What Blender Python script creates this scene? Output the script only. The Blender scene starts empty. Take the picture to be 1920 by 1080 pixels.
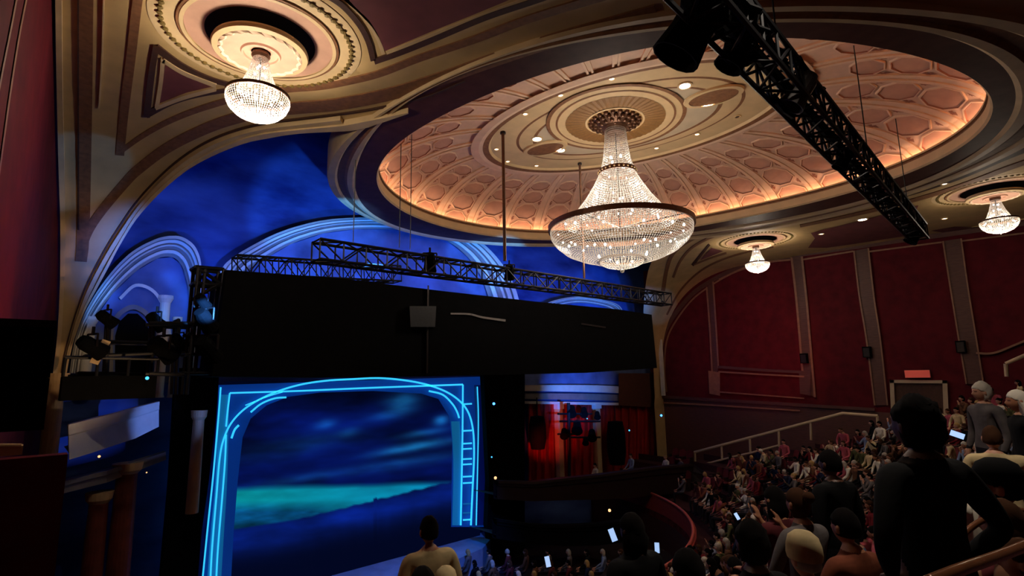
import bpy, bmesh, math, random
import numpy as np
from mathutils import Vector, Matrix, noise, geometry
random.seed(7)
PI = math.pi
# ---------------------------------------------------------------- camera
F, TH, RO, YX = 1005.0, 0.1615, -0.0172, 0.8285      # focal length in pixels, pitch, roll, heading of the house's width axis
CZ = 8.6                                             # eye height above the orchestra floor
H = 6.5                                              # flat ceiling above eye height
def d(x, y):
    r = x-960.0; u = 540.0-y; c, s = math.cos(RO), math.sin(RO)
    r, u = c*r-s*u, s*r+c*u
    z = u*math.cos(TH)+F*math.sin(TH); f = F*math.cos(TH)-u*math.sin(TH)
    return Vector((r*math.sin(YX)+f*math.cos(YX), -r*math.cos(YX)+f*math.sin(YX), z))/F
EYE = Vector((0, 0, CZ))
S = bpy.context.scene
col = S.collection
cam = bpy.data.cameras.new('camera'); cob = bpy.data.objects.new('camera', cam); col.objects.link(cob)
c0 = d(960, 540); R_ = (d(961, 540)-c0).normalized(); U_ = (d(960, 539)-c0).normalized()
M = Matrix((R_, U_, -c0.normalized())).transposed().to_4x4(); M.translation = EYE
cob.matrix_world = M
cam.sensor_width = 36; cam.lens = F/1920*36; cam.clip_start = .05; cam.clip_end = 300
S.camera = cob
# ---------------------------------------------------------------- world, exposure, lights
w = bpy.data.worlds.new('world'); S.world = w; w.use_nodes = True
bg = w.node_tree.nodes['Background']; bg.inputs[0].default_value = (.5, .42, .5, 1); bg.inputs[1].default_value = .006
S.view_settings.view_transform = 'Standard'; S.view_settings.look = 'None'
S.view_settings.exposure = 0.0; S.view_settings.gamma = 1.0; S.view_settings.use_curve_mapping = False

def light(name, kind, loc, power, color, size=.1, target=None, angle=60, blend=.5):
    l = bpy.data.lights.new(name, kind); l.energy = power; l.color = color
    if kind in ('POINT', 'SPOT'): l.shadow_soft_size = size
    if kind == 'SPOT': l.spot_size = math.radians(angle); l.spot_blend = blend
    o = bpy.data.objects.new(name, l); col.objects.link(o); o.location = loc
    if target is not None:
        o.rotation_euler = (Vector(target)-Vector(loc)).to_track_quat('-Z', 'Y').to_euler()
    return o
def at_Y(px, py, Y): v = d(px, py); return EYE+v*(Y/v.y)
def at_X(px, py, X): v = d(px, py); return EYE+v*(X/v.x)
def at_Z(px, py, Z): v = d(px, py); return EYE+v*(Z/v.z)          # Z measured from the eye
def at_D(px, py, D): return EYE+d(px, py)*D
YW = 21.5                                             # the proscenium wall
Y2W = 3.16*H
XR = 32.7                                             # the right-hand wall
BLUE = (.03, .16, 1.0); ICE = (.06, .30, 1.0)
# blue stage washes hung from the front rigs, thrown at the proscenium wall
for (x, e) in ((2.6, 600), (5.8, 800), (9, 800), (12.2, 800), (15.4, 800), (18.6, 800), (21.8, 800), (25, 700), (28.2, 500)):
    light('blue_wash', 'SPOT', (x, 17.0, CZ+2.6), e, BLUE, .1, (x+.2, YW, CZ+4.7), 84, .9)
light('ice_blue_spot', 'SPOT', (3.4, 13.5, CZ+1.6), 1900, ICE, .06, at_Y(255, 590, YW), 27, .4)
light('ice_blue_spot', 'SPOT', (5.5, 8.5, CZ+2.2), 900, ICE, .06, at_Y(200, 335, YW-5), 13, .3)
light('ice_blue_spot', 'SPOT', (16, 14.2, CZ+3.3), 2400, ICE, .06, at_Y(900, 480, YW), 34, .4)
light('ice_blue_spot', 'SPOT', (8, 14.2, CZ+3.3), 2400, ICE, .06, at_Y(600, 430, YW), 44, .4)
light('ice_blue_spot', 'SPOT', (21, 14.2, CZ+3.3), 1500, ICE, .06, at_Y(1120, 560, YW), 30, .4)
light('ice_blue_spot', 'SPOT', (22, 12.0, CZ+2.6), 900, ICE, .06, at_Y(1225, 570, Y2W), 14, .4)
light('blue_box_spot', 'SPOT', (16, 12, CZ-1.6), 9000, (.06, .22, 1), .05, at_Y(1078, 735, YW-.5), 25, 1)
light('blue_box_spot', 'SPOT', (10, 10, CZ-1.0), 3500, (.12, .25, 1), .05, at_Y(258, 785, YW-1.5), 12, .8)
light('stage_blue_spot', 'SPOT', (12, 13.2, CZ-.8), 2200, (.05, .2, 1), .1, (12, 20.2, CZ-7.5), 70, .5)
# red and magenta house washes, and an added warm fill
light('red_wash', 'SPOT', (25, 9.5, CZ-1.2), 420, (1, .10, .15), .2, at_X(1420, 650, XR), 62, 1)
light('red_wash', 'SPOT', (4.5, 13.0, CZ-1), 420, (1, .07, .08), .2, (-.5, 8.9, CZ+1.6), 50, 1)
light('added_warm_fill', 'SPOT', (2.6, 13.0, CZ-2.5), 330, (1, .62, .32), .15, (.9, 19.6, CZ+2.4), 46, 1)  # added unseen fill that warms the lower left pendentive
light('red_box_spot', 'SPOT', (17.5, 17.5, CZ-4.0), 650, (1, .05, .03), .05, at_Y(1032, 800, YW-.2), 40, .9)
# the bright downlights set in the crown of the dome and in the ceiling, plus one added fill
for (x, y) in ((11.6, 12.6), (12.6, 12.1), (16.4, 7.6), (17.2, 7.0)): light('crown_downlight', 'SPOT', (x, y, CZ+1.32*H-.12), 190, (1, .86, .72), .1, (x+4, y-5, 0), 75, .8)
light('ceiling_lamp_or_fill', 'SPOT', (29.5, 6.5, CZ+H-.15), 160, (1, .86, .74), .1, (26, 6.5, 0), 90, .8)
light('ceiling_lamp_or_fill', 'SPOT', (5.5, 1.0, CZ+H-.15), 900, (1, .86, .70), .1, (5.2, 1.9, 0), 88, .8)  # added out-of-view fill that brightens the nearest people

# ---------------------------------------------------------------- helpers
def tag(o, label=None, cat=None, group=None, kind=None):
    if label: o['label'] = label
    if cat: o['category'] = cat
    if group: o['group'] = group
    if kind: o['kind'] = kind
    return o
def lin(c): return tuple((x/255/12.92 if x/255 <= .04045 else ((x/255+.055)/1.055)**2.4) for x in c)+(1,)
MATS = {}
def mat(name, rgb, rough=.6, metal=0, var=.25, scale=4, bump=0, emit=None, es=0, stretch=None, spec=.5, rgb2=None):
    m = bpy.data.materials.new(name); m.use_nodes = True; nt = m.node_tree; N = nt.nodes; L = nt.links
    b = N['Principled BSDF']; b.inputs['Roughness'].default_value = rough; b.inputs['Metallic'].default_value = metal
    b.inputs['Specular IOR Level'].default_value = spec
    c = lin(rgb)
    if var:
        tc = N.new('ShaderNodeTexCoord'); no = N.new('ShaderNodeTexNoise'); no.inputs['Scale'].default_value = scale
        no.inputs['Detail'].default_value = 4
        if stretch:
            mp = N.new('ShaderNodeMapping'); mp.inputs['Scale'].default_value = stretch
            L.new(tc.outputs['Object'], mp.inputs[0]); L.new(mp.outputs[0], no.inputs['Vector'])
        else: L.new(tc.outputs['Object'], no.inputs['Vector'])
        rp = N.new('ShaderNodeValToRGB'); e = rp.color_ramp.elements
        e[0].position = .3; e[1].position = .72
        e[0].color = (lin(rgb2) if rgb2 else tuple(v*(1-var) for v in c[:3])+(1,)); e[1].color = tuple(min(1, v*(1+(0 if rgb2 else var))) for v in c[:3])+(1,)
        L.new(no.outputs['Fac'], rp.inputs[0]); L.new(rp.outputs[0], b.inputs['Base Color'])
        if bump:
            bp = N.new('ShaderNodeBump'); bp.inputs['Strength'].default_value = bump; bp.inputs['Distance'].default_value = .02
            L.new(no.outputs['Fac'], bp.inputs['Height']); L.new(bp.outputs[0], b.inputs['Normal'])
    else: b.inputs['Base Color'].default_value = c
    if emit:
        b.inputs['Emission Color'].default_value = lin(emit); b.inputs['Emission Strength'].default_value = es
    MATS[name] = m; return m
GOLD = mat('gold_plaster', (205, 172, 118), .65, var=.12, scale=1.5)
GOLDP = mat('pale_gold_plaster', (222, 192, 145), .6, var=.1, scale=2)
BROWN = mat('brown_stencil', (132, 88, 55), .7, var=.22, scale=9)
DBROWN = mat('dark_brown_stencil', (74, 44, 28), .7, var=.2, scale=9)
DRING = mat('dark_lacquered_band', (92, 54, 46), .6, spec=.12, var=.2, scale=3)
MAROON = mat('maroon_paint', (120, 62, 62), .75, var=.15, scale=2)
PINK = mat('pink_plaster', (224, 186, 160), .7, var=.08, scale=3)
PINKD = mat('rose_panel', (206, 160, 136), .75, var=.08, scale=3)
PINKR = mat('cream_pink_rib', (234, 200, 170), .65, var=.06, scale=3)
ROSELN = mat('rose_brown_line', (158, 104, 84), .8, var=.08, scale=3)  # darker rose brown for coffer bevels and small triangles
CREAM = mat('cream_plaster', (214, 184, 138), .65, var=.08, scale=2)
GREY = mat('grey_cream_plaster', (196, 178, 150), .65, var=.08, scale=2)
BLACKV = mat('black_void', (9, 6, 6), .9, var=.1)
BRONZE = mat('bronze_metal', (92, 62, 44), .42, .6, var=.2, scale=12)
DARKM = mat('dark_metal', (40, 32, 30), .45, .5, var=.2, scale=12)
BLK = mat('black_cloth', (10, 10, 12), .95, var=.3, scale=3, spec=.1)
BLKM = mat('black_truss_metal', (26, 26, 30), .5, .3, var=.2, scale=10)
SKYW = mat('blue_wall_projected_clouds', (80, 108, 178), .9, var=.5, scale=1.1, stretch=(.3, 1, .75), rgb2=(30, 42, 100), spec=.2)  # projected cloud light put into the wall colour as mottling
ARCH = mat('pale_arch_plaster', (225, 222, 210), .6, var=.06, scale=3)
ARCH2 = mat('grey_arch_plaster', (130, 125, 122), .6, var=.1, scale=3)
RECESS = mat('grey_blue_recess_paint', (92, 110, 160), .85, var=.4, scale=.8)
REDW = mat('red_wall_damask', (92, 18, 27), .8, var=.22, scale=2, spec=.2)
WOOD = mat('dark_wall_wood', (92, 54, 42), .55, var=.25, scale=3, stretch=(1, 1, 8))
TRIMW = mat('tan_trim', (150, 104, 74), .5, var=.15, scale=5)
CREAMF = mat('cream_painted_frame', (196, 172, 138), .5, var=.08)
CARPET = mat('dark_red_carpet', (62, 16, 20), .95, var=.4, scale=30)
CONC = mat('dark_floor', (34, 22, 22), .9, var=.3, scale=3)
SEATM = mat('red_seat_velvet', (104, 22, 26), .85, var=.25, scale=20)
SEATB = mat('dark_seat_shell', (36, 18, 16), .5, var=.2)
REDC = mat('red_curtain_velvet', (170, 22, 14), .8, var=.2, scale=3)
RAILP = mat('cream_painted_rail', (205, 180, 140), .5, var=.06)
RAILB = mat('polished_brown_rail', (120, 74, 48), .22, .2, var=.15, scale=9)
STAGE = mat('pale_stage_floor', (150, 160, 190), .5, var=.15, scale=2)

class MB:
    def __init__(s): s.v = []; s.f = []; s.m = []; s.mats = []
    def mi(s, m):
        if m not in s.mats: s.mats.append(m)
        return s.mats.index(m)
    def add(s, V, Fc, m):
        o = len(s.v); s.v += [tuple(p) for p in V]; s.f += [tuple(i+o for i in f) for f in Fc]; s.m += [s.mi(m)]*len(Fc)
    def box(s, c, size, m, rot=None):
        hx, hy, hz = [x/2 for x in size]; V = []
        for x in (-hx, hx):
            for y in (-hy, hy):
                for z in (-hz, hz):
                    p = Vector((x, y, z)); 
                    if rot is not None: p = rot @ p
                    V.append(p+Vector(c))
        s.add(V, [(0,1,3,2),(4,6,7,5),(0,4,5,1),(2,3,7,6),(0,2,6,4),(1,5,7,3)], m)
    def tube(s, pts, r, m, n=8, cap=True, radii=None):
        pts = [Vector(p) for p in pts]; V = []; Fc = []; up = None
        for i, p in enumerate(pts):
            t = (pts[min(i+1, len(pts)-1)]-pts[max(i-1, 0)])
            if t.length < 1e-9: t = Vector((0, 0, 1))
            t.normalize()
            if up is None: up = t.orthogonal().normalized()
            a = (up-t*up.dot(t))
            a = a.normalized() if a.length > 1e-6 else t.orthogonal().normalized()
            up = a; b = t.cross(a); rr = radii[i] if radii else r
            for k in range(n):
                q = 2*PI*k/n; V.append(p+a*math.cos(q)*rr+b*math.sin(q)*rr)
        for i in range(len(pts)-1):
            for k in range(n): Fc.append((i*n+k, i*n+(k+1) % n, (i+1)*n+(k+1) % n, (i+1)*n+k))
        if cap: Fc.append(tuple(range(n))[::-1]); Fc.append(tuple((len(pts)-1)*n+k for k in range(n)))
        s.add(V, Fc, m)
    def lathe(s, c, prof, m, n=32, axis=None):
        V = []; Fc = []
        for (r, z) in prof:
            for k in range(n):
                q = 2*PI*k/n; p = Vector((r*math.cos(q), r*math.sin(q), z))
                if axis is not None: p = axis @ p
                V.append(p+Vector(c))
        for i in range(len(prof)-1):
            for k in range(n): Fc.append((i*n+k, i*n+(k+1) % n, (i+1)*n+(k+1) % n, (i+1)*n+k))
        s.add(V, Fc, m)
    def loops(s, L, m, closed=True):
        n = len(L[0]); V = [p for l in L for p in l]; Fc = []
        for i in range(len(L)-1):
            for k in range(n if closed else n-1): Fc.append((i*n+k, i*n+(k+1) % n, (i+1)*n+(k+1) % n, (i+1)*n+k))
        s.add(V, Fc, m)
    def sphere(s, c, r, m, n=8, sc=(1, 1, 1)):
        V = []; Fc = []; k2 = n*2
        V.append(Vector(c)+Vector((0, 0, r*sc[2])))
        for i in range(1, n):
            a = PI*i/n
            for k in range(k2): q = 2*PI*k/k2; V.append(Vector(c)+Vector((r*sc[0]*math.sin(a)*math.cos(q), r*sc[1]*math.sin(a)*math.sin(q), r*sc[2]*math.cos(a))))
        V.append(Vector(c)-Vector((0, 0, r*sc[2])))
        for k in range(k2): Fc.append((0, 1+k, 1+(k+1) % k2)); Fc.append((len(V)-1, len(V)-1-k2+(k+1) % k2, len(V)-1-k2+k))
        for i in range(n-2):
            for k in range(k2): Fc.append((1+i*k2+k, 1+(i+1)*k2+k, 1+(i+1)*k2+(k+1) % k2, 1+i*k2+(k+1) % k2))
        s.add(V, Fc, m)
    def mesh(s, name, smooth=False):
        me = bpy.data.meshes.new(name); me.from_pydata(s.v, [], s.f)
        for m in s.mats: me.materials.append(m)
        me.polygons.foreach_set('material_index', s.m)
        if smooth: me.polygons.foreach_set('use_smooth', [True]*len(s.f))
        me.update(); return me
    def build(s, name, parent=None, loc=None, smooth=False):
        o = bpy.data.objects.new(name, s.mesh(name, smooth)); col.objects.link(o)
        if loc is not None:
            o.location = loc
        if parent: o.parent = parent
        return o
def empty(name, loc=(0, 0, 0), rz=0):
    o = bpy.data.objects.new(name, None); col.objects.link(o); o.location = loc; o.rotation_euler = (0, 0, rz); o.empty_display_size = .1
    return o
def struct(o): o['kind'] = 'structure'; return o
def centred(mb, name, c, parent=None, smooth=False):      # mesh in world coordinates re-based on a point
    c = Vector(c); mb.v = [tuple(Vector(p)-c) for p in mb.v]
    return mb.build(name, parent, None if parent else c, smooth)
def dup(o, parent=None):
    c = o.copy(); col.objects.link(c)
    if parent: c.parent = parent
    for ch in list(o.children): dup(ch, c)
    return c
def smooth(P, n=8):                                      # Catmull-Rom through the given points
    P = [np.array(p, float) for p in P]; Q = []
    E_ = [2*P[0]-P[1]]+P+[2*P[-1]-P[-2]]
    for i in range(len(P)-1):
        a, b, c, e = E_[i:i+4]
        for k in range(n):
            t = k/n; Q.append(.5*((2*b)+(c-a)*t+(2*a-5*b+4*c-e)*t*t+(3*b-a-3*c+e)*t**3))
    Q.append(P[-1]); return Q
# ---------------------------------------------------------------- ceiling vault
Y1, Y2, Z0, NP = 2.1*H, 3.16*H, -.1*H, 2.5
def vault_z(Y):
    if Y <= Y1: return H
    u = min(1, (Y-Y1)/(Y2-Y1)); return Z0+(H-Z0)*(1-u**NP)**(1/NP)
def SP(px, py, off=0):
    v = d(px, py)
    if v.z > 0 and H/v.z*v.y <= Y1: P = v*(H/v.z); n = Vector((0, 0, -1))
    else:
        lo, hi = Y1/v.y, Y2/v.y
        if v.z*hi <= Z0: P = v*hi; n = Vector((0, -1, 0))
        else:
            for _ in range(40):
                mid = (lo+hi)/2; P = v*mid
                if P.z > vault_z(P.y): hi = mid
                else: lo = mid
            P = v*lo; e = .02
            if P.y+e < Y2: n = Vector((0, vault_z(P.y+e)-vault_z(P.y), -e)).normalized()
            else: n = Vector((0, -1, 0))
    return EYE+P+n*off
# arc-length coordinate along the vault section
VS = []; acc = Y1
ys = [Y1+(Y2-Y1)*(1-math.cos(PI/2*i/400)) for i in range(0)]
us = [math.sin(PI/2*i/600) for i in range(601)]
prev = None; TAB = []
for i in range(601):
    a = PI/2*i/600; u = abs(math.sin(a))**(2/NP); z = abs(math.cos(a))**(2/NP)
    p = (Y1+(Y2-Y1)*u, Z0+(H-Z0)*z)
    if prev: acc += math.hypot(p[0]-prev[0], p[1]-prev[1])
    TAB.append((acc, p[0], p[1])); prev = p
VEND = acc
def v2yz(v):
    if v <= Y1: return v, H
    if v >= VEND: return Y2, Z0-(v-VEND)
    return float(np.interp(v, [t[0] for t in TAB], [t[1] for t in TAB])), float(np.interp(v, [t[0] for t in TAB], [t[2] for t in TAB]))
TA = np.array(TAB)
def w2v(P):                                              # world point on the vault to (X, v)
    y, z = P.y, P.z-CZ
    if y <= Y1: return (P.x, y)
    if z <= Z0: return (P.x, VEND+(Z0-z))
    i = int(np.argmin((TA[:, 1]-y)**2+(TA[:, 2]-z)**2)); return (P.x, float(TA[i, 0]))
ER = [(664,234),(562,240),(505,249),(450,262),(375,296),(319,337),(262,397),(225,455),(202,500),(178,545),(157,585),(139,635),(124,690),(112,755)]
EL = [(105,-40),(105,0),(107,150),(110,300),(113,405),(113,480),(112,540),(107,631),(99,700),(92,755)]
ERR = [(1300,434),(1262,444),(1240,462),(1222,490),(1213,520),(1208,560),(1208,600),(1222,650),(1228,745)]
def vcurve(P): return [w2v(SP(x, y)) for x, y in smooth(P, 5)]
erL, elL, erR = vcurve(ER), vcurve(EL), vcurve(ERR)
# ring curves about the dome centre, radius as a smooth function of angle
DC = np.array((2.31*H, 1.54*H)); AX = (1.43*H, 1.133*H); AN = math.radians(-67.5)
def rad0(t):                                             # ellipse radius at world angle t
    a = t-AN; return 1/math.hypot(math.cos(a)/AX[0], math.sin(a)/AX[1])
def ring(pts, k0, order=4, ridge=.4):
    A = []; B = []
    for (x, y) in pts:
        P = at_Z(x, y, H); q = (P.x-DC[0], P.y-DC[1]); t = math.atan2(q[1], q[0])
        A.append([1]+[f(n*t) for n in range(1, order+1) for f in (math.cos, math.sin)]); B.append(math.hypot(*q)/rad0(t)-k0)
    A = np.array(A); B = np.array(B)
    Rg = ridge*np.diag([.05]+[n*n*.5 for n in range(1, order+1) for _ in (0, 1)])
    c = np.linalg.solve(A.T@A+Rg, A.T@B)
    def f(t, off=0):
        k = k0+c@np.array([1]+[g(n*t) for n in range(1, order+1) for g in (math.cos, math.sin)])
        return rad0(t)*k+off
    return f
rim_px = [(735,290),(800,240),(900,186),(1000,142),(1150,105),(1300,86),(1500,78),(1600,82),(1700,98),(1780,128),(1822,160),(1852,200),(1840,240),(1780,290),(1700,325),(1600,360),(1500,385),(1400,405),(1300,427),(1200,440),(1100,448),(1000,450),(900,440),(800,412),(740,385),(710,352),(702,325)]
R0 = ring(rim_px, 1.0, 5, .05)
R1 = ring([(1550,33),(1400,38),(1250,50),(1120,66),(1000,88),(850,138),(750,190),(705,245),(675,295),(662,330),(667,370),(700,402),(740,420),(825,443),(900,452),(1000,456),(1100,454),(1415,417),(1700,347),(1840,285),(1885,220),(1800,70)], 1.1, 5, .05)
R2 = ring([(1550,0),(1000,72),(872,118),(735,200),(662,235),(635,265),(615,305),(620,340),(642,372),(677,402),(760,428),(850,447),(950,457),(1030,459),(1100,457),(1480,420),(1700,362),(1860,300)], 1.18, 5, .05)
NT = 240
TT = [2*PI*i/NT for i in range(NT)]
def loop(f, z, off=0): return [Vector((DC[0]+f(t, off)*math.cos(t), DC[1]+f(t, off)*math.sin(t), CZ+z)) for t in TT]
def R2s(t, off=0): return max(R2(t), R1(t)+.12)+off
def mixf(k):
    return lambda t, off=0: R1(t)*(1-k)+R2s(t)*k+off
# ---- the plaster ceiling, cut by the blue opening and by the dome
def inpoly(p, poly):
    x, y = p; c = False; j = len(poly)-1
    for i in range(len(poly)):
        a, b = poly[i], poly[j]
        if (a[1] > y) != (b[1] > y) and x < (b[0]-a[0])*(y-a[1])/(b[1]-a[1])+a[0]: c = not c
        j = i
    return c
WL0, WLs = -.15, .12                                     # left wall line  X = WL0 + WLs*(Y-11.3)
VB = VEND+7
opening = erL[::-1]+erR+[(erR[-1][0], VB+2), (erL[-1][0], VB+2)]
leftout = elL+[(elL[-1][0]-.0, VB+2), (-30, VB+2), (-30, elL[0][1])]
hole = [(DC[0]+R0(t, .5)*math.cos(t), DC[1]+R0(t, .5)*math.sin(t)) for t in TT]
def build_ceiling():
    pts = []; edges = []
    def chain(c, closed=False):
        o = len(pts); pts.extend(Vector(p) for p in c)
        for i in range(len(c)-1): edges.append((o+i, o+i+1))
        if closed: edges.append((o+len(c)-1, o))
    chain(erL); chain(elL); chain(erR); chain(hole, True)
    g = .5; X = -2.0
    while X <= XR+.01:
        v = -9.0
        while v <= VB: pts.append(Vector((min(X, XR)+random.uniform(-1e-3, 0), v+random.uniform(-1e-3, 1e-3)))); v += g if v < Y1-1 else .3
        X += g
    pts.extend(Vector((XR, -9+.5*i)) for i in range(int((VB+9)/.5)))
    r = geometry.delaunay_2d_cdt(pts, edges, [], 0, 1e-5)
    V, Fc = r[0], r[2]; keep = []
    for f in Fc:
        cx = sum(V[i].x for i in f)/3; cy = sum(V[i].y for i in f)/3
        if inpoly((cx, cy), opening) or inpoly((cx, cy), leftout) or inpoly((cx, cy), hole): continue
        if cy < elL[0][1] and cx < WL0+WLs*(cy-11.3)-.3: continue
        if cy > 16 and elL[-1][0] < cx < 5 and False: continue
        keep.append(f)
    mb = MB(); W = []
    for p in V:
        y, z = v2yz(p.y); W.append((p.x, y, z+CZ))
    mb.add(W, [tuple(f) for f in keep], GOLD)
    return struct(mb.build('ceiling', smooth=True))
build_ceiling()
def resamp(C, n=60):
    C = np.array([np.array(p, float) for p in C]); L = np.concatenate([[0], np.cumsum(np.hypot(*(C[1:]-C[:-1]).T))]); q = np.linspace(0, L[-1], n+1)
    return [np.array((np.interp(k, L, C[:, 0]), np.interp(k, L, C[:, 1]))) for k in q]
# ---- ribbons and filled panels laid on a surface
def ribbon(A, B, m, mapper, t0=.0, t1=.03, mb=None, n=6):
    mb = mb or MB(); A = smooth(A, n) if len(A) > 2 else [np.array(A[0])*(1-k/8)+np.array(A[1])*k/8 for k in range(9)]
    B = smooth(B, n) if len(B) > 2 else [np.array(B[0])*(1-k/8)+np.array(B[1])*k/8 for k in range(9)]
    A, B = resamp(A), resamp(B)
    L = [[mapper(p[0], p[1], t) for p in C] for C, t in ((A, t0), (A, t1), (B, t1), (B, t0))]
    mb.loops(L, m, closed=False)
    mb.add([l[0] for l in L], [(0, 1, 2, 3)], m); mb.add([l[-1] for l in L], [(3, 2, 1, 0)], m)
    return mb
def stroke(C, wpx, m, mapper, t0=0, t1=.03, mb=None, n=6):
    C = [np.array(p, float) for p in (smooth(C, n) if len(C) > 2 else [np.array(C[0])*(1-k/8)+np.array(C[1])*k/8 for k in range(9)])]
    A = []; B = []
    for i, p in enumerate(C):
        t = C[min(i+1, len(C)-1)]-C[max(i-1, 0)]; t = t/(np.linalg.norm(t)+1e-9); nn = np.array((-t[1], t[0]))
        ww = wpx if not isinstance(wpx, tuple) else wpx[0]+(wpx[1]-wpx[0])*i/(len(C)-1)
        A.append(p+nn*ww/2); B.append(p-nn*ww/2)
    mb = mb or MB()
    L = [[mapper(p[0], p[1], t) for p in Q] for Q, t in ((A, t0), (A, t1), (B, t1), (B, t0))]
    mb.loops(L, m, closed=False)
    mb.add([l[0] for l in L], [(0, 1, 2, 3)], m); mb.add([l[-1] for l in L], [(3, 2, 1, 0)], m)
    return mb
def patch(poly, m, mapper, t=.02, step=14, mb=None):     # fills a pixel outline with a fine mesh on the surface
    mb = mb or MB(); pts = [Vector(p) for p in poly]; n = len(pts); E_ = [(i, (i+1) % n) for i in range(n)]
    xs = [p[0] for p in poly]; yy = [p[1] for p in poly]; y = min(yy)+step/2
    while y < max(yy):
        x = min(xs)+step/2
        while x < max(xs):
            if inpoly((x, y), poly): pts.append(Vector((x+random.random()*.1, y+random.random()*.1)))
            x += step
        y += step
    r = geometry.delaunay_2d_cdt(pts, E_, [], 0, 1e-5)
    Fc = [tuple(f) for f in r[2] if inpoly((sum(r[0][i].x for i in f)/len(f), sum(r[0][i].y for i in f)/len(f)), poly)]
    mb.add([mapper(p.x, p.y, t) for p in r[0]], Fc, m); return mb
TN = [0]
def trim(mb, sm=False):
    TN[0] += 1; return struct(mb.build('trim_%d' % TN[0], smooth=sm))
# maroon fields
m1 = [(722,94),(710,68),(697,48),(683,33),(668,18),(652,5),(620,-20),(560,-60),(700,-190),(1080,-160),(1140,-75),(1020,-30),(950,0),(885,27),(810,57)]
trim(patch(m1, MAROON, SP))
trim(patch([(311,119),(350,143),(398,161),(350,172),(298,193)], MAROON, SP))
# dark V-shaped borders
mb = stroke([(1120,-42),(1010,-3),(910,31),(810,73),(745,99),(702,114)], (11, 10), DBROWN, SP)
stroke([(560,-42),(600,-18),(640,7),(672,42),(690,75),(700,112)], 10, DBROWN, SP, mb=mb); trim(mb)
mb = stroke([(293,84),(284,140),(275,217)], (12, 13), DBROWN, SP, -.03, .05)
stroke([(293,88),(340,122),(390,146),(440,160)], (13, 7), DBROWN, SP, mb=mb)
stroke([(274,214),(320,191),(370,177),(440,166)], (13, 6), DBROWN, SP, mb=mb); trim(mb)
mb = stroke([(306,108),(302,150),(294,200)], 8, GOLDP, SP, -.03, .05); stroke([(306,110),(345,134),(405,158)], 7, GOLDP, SP, -.03, .05, mb=mb)
stroke([(292,200),(345,180),(405,164)], 7, GOLDP, SP, -.03, .05, mb=mb); trim(mb)
mb = stroke([(1090,-45),(975,2),(890,34),(810,66),(725,100)], 8, GOLDP, SP, .0, .02)
stroke([(590,-40),(640,-10),(665,15),(690,40),(708,70),(719,100)], 7, GOLDP, SP, .0, .02, mb=mb); trim(mb)
# thin brown stripe V
mb = stroke([(1250,-45),(1120,-5),(1035,20),(960,45),(885,74),(785,108),(710,137),(650,152),(600,161),(540,166),(470,176),(400,195),(350,212),(305,232),(262,257),(222,286)], (15, 9), BROWN, SP)
stroke([(268,-60),(258,0),(246,104),(233,208),(225,290)], (20, 16), BROWN, SP, mb=mb); trim(mb)
# wide brown stripe V
mb = stroke([(1230,20),(1130,48),(1035,75),(935,108),(835,143),(735,174),(635,194),(560,201),(490,209),(417,228),(355,254),(305,282),(262,315),(240,336),(192,393),(165,435),(150,480)], (26, 16), BROWN, SP)
stroke([(163,-60),(161,0),(160,180),(156,430),(152,490)], (31, 22), BROWN, SP, mb=mb); trim(mb)
mb = stroke([(148,-60),(147,0),(147,180),(147,430)], (4, 3), DBROWN, SP, .0, .05)
stroke([(196,-40),(192,100),(186,200)], 3, GOLDP, SP, .0, .05, mb=mb); trim(mb)
# arch mouldings along the blue opening
A1 = [(872,150),(820,172),(785,184),(735,196),(690,205),(635,213),(560,222),(490,231),(430,247),(375,272),(319,312),(262,370),(220,430),(190,480),(160,540),(138,600),(122,660),(112,720)]
trim(stroke([(p[0], p[1]) for p in A1], (3, 3), DBROWN, SP, 0, .04))
mb = ribbon([(p[0]+3, p[1]+4) for p in A1[5:]], [(p[0]+8, p[1]+11) for p in A1[5:]], GOLDP, SP, 0, .12); trim(mb)
trim(ribbon([(765,200),(705,213),(660,222),(635,226),(560,233),(490,242),(440,257),(375,288),(319,328),(262,387),(225,446),(200,492),(176,538),(154,582),(136,634),(122,690),(111,755)], [(766,202),(708,222)]+ER, GOLDP, SP, 0, .16))
# left pilaster edge
trim(ribbon([(105,-40),(105,0),(107,150),(110,300),(113,405),(113,480),(112,540),(107,631),(99,700),(92,755),(88,830)], [(117,-40),(117,0),(118,150),(121,300),(122,405),(122,480),(120,540),(115,631),(107,700),(101,755),(97,830)], GOLDP, SP, 0, .1))
# ---- dome ring: fascia, dark band, mouldings
mb = MB()
mb.loops([loop(R0, H+.50, .07), loop(R0, H+.50, -.02), loop(R0, H+.44, -.02)], CREAM)
mb.loops([loop(R0, H+.44, -.02), loop(R0, H+.42, .05), loop(R0, H+.36, .05)], BROWN)
mb.loops([loop(R0, H+.36, .05), loop(R0, H+.34, 0), loop(R0, H+.06, 0), loop(R0, H, .05)], CREAM)
mb.loops([loop(R0, H, .05), loop(R1, H-.03, -.04)], DRING)
mb.loops([loop(R1, H-.03, -.04), loop(mixf(.05), H-.10), loop(mixf(.25), H-.10)], GOLDP)
mb.loops([loop(mixf(.25), H-.10), loop(mixf(.35), H-.05), loop(mixf(.62), H-.05)], BROWN)
mb.loops([loop(mixf(.62), H-.05), loop(mixf(.7), H-.12), loop(mixf(.97), H-.12), loop(R2s, H-.02), loop(R2s, H+.3), loop(R2s, H+.8, .0)], GOLDP)
trim(mb, False)
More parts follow.
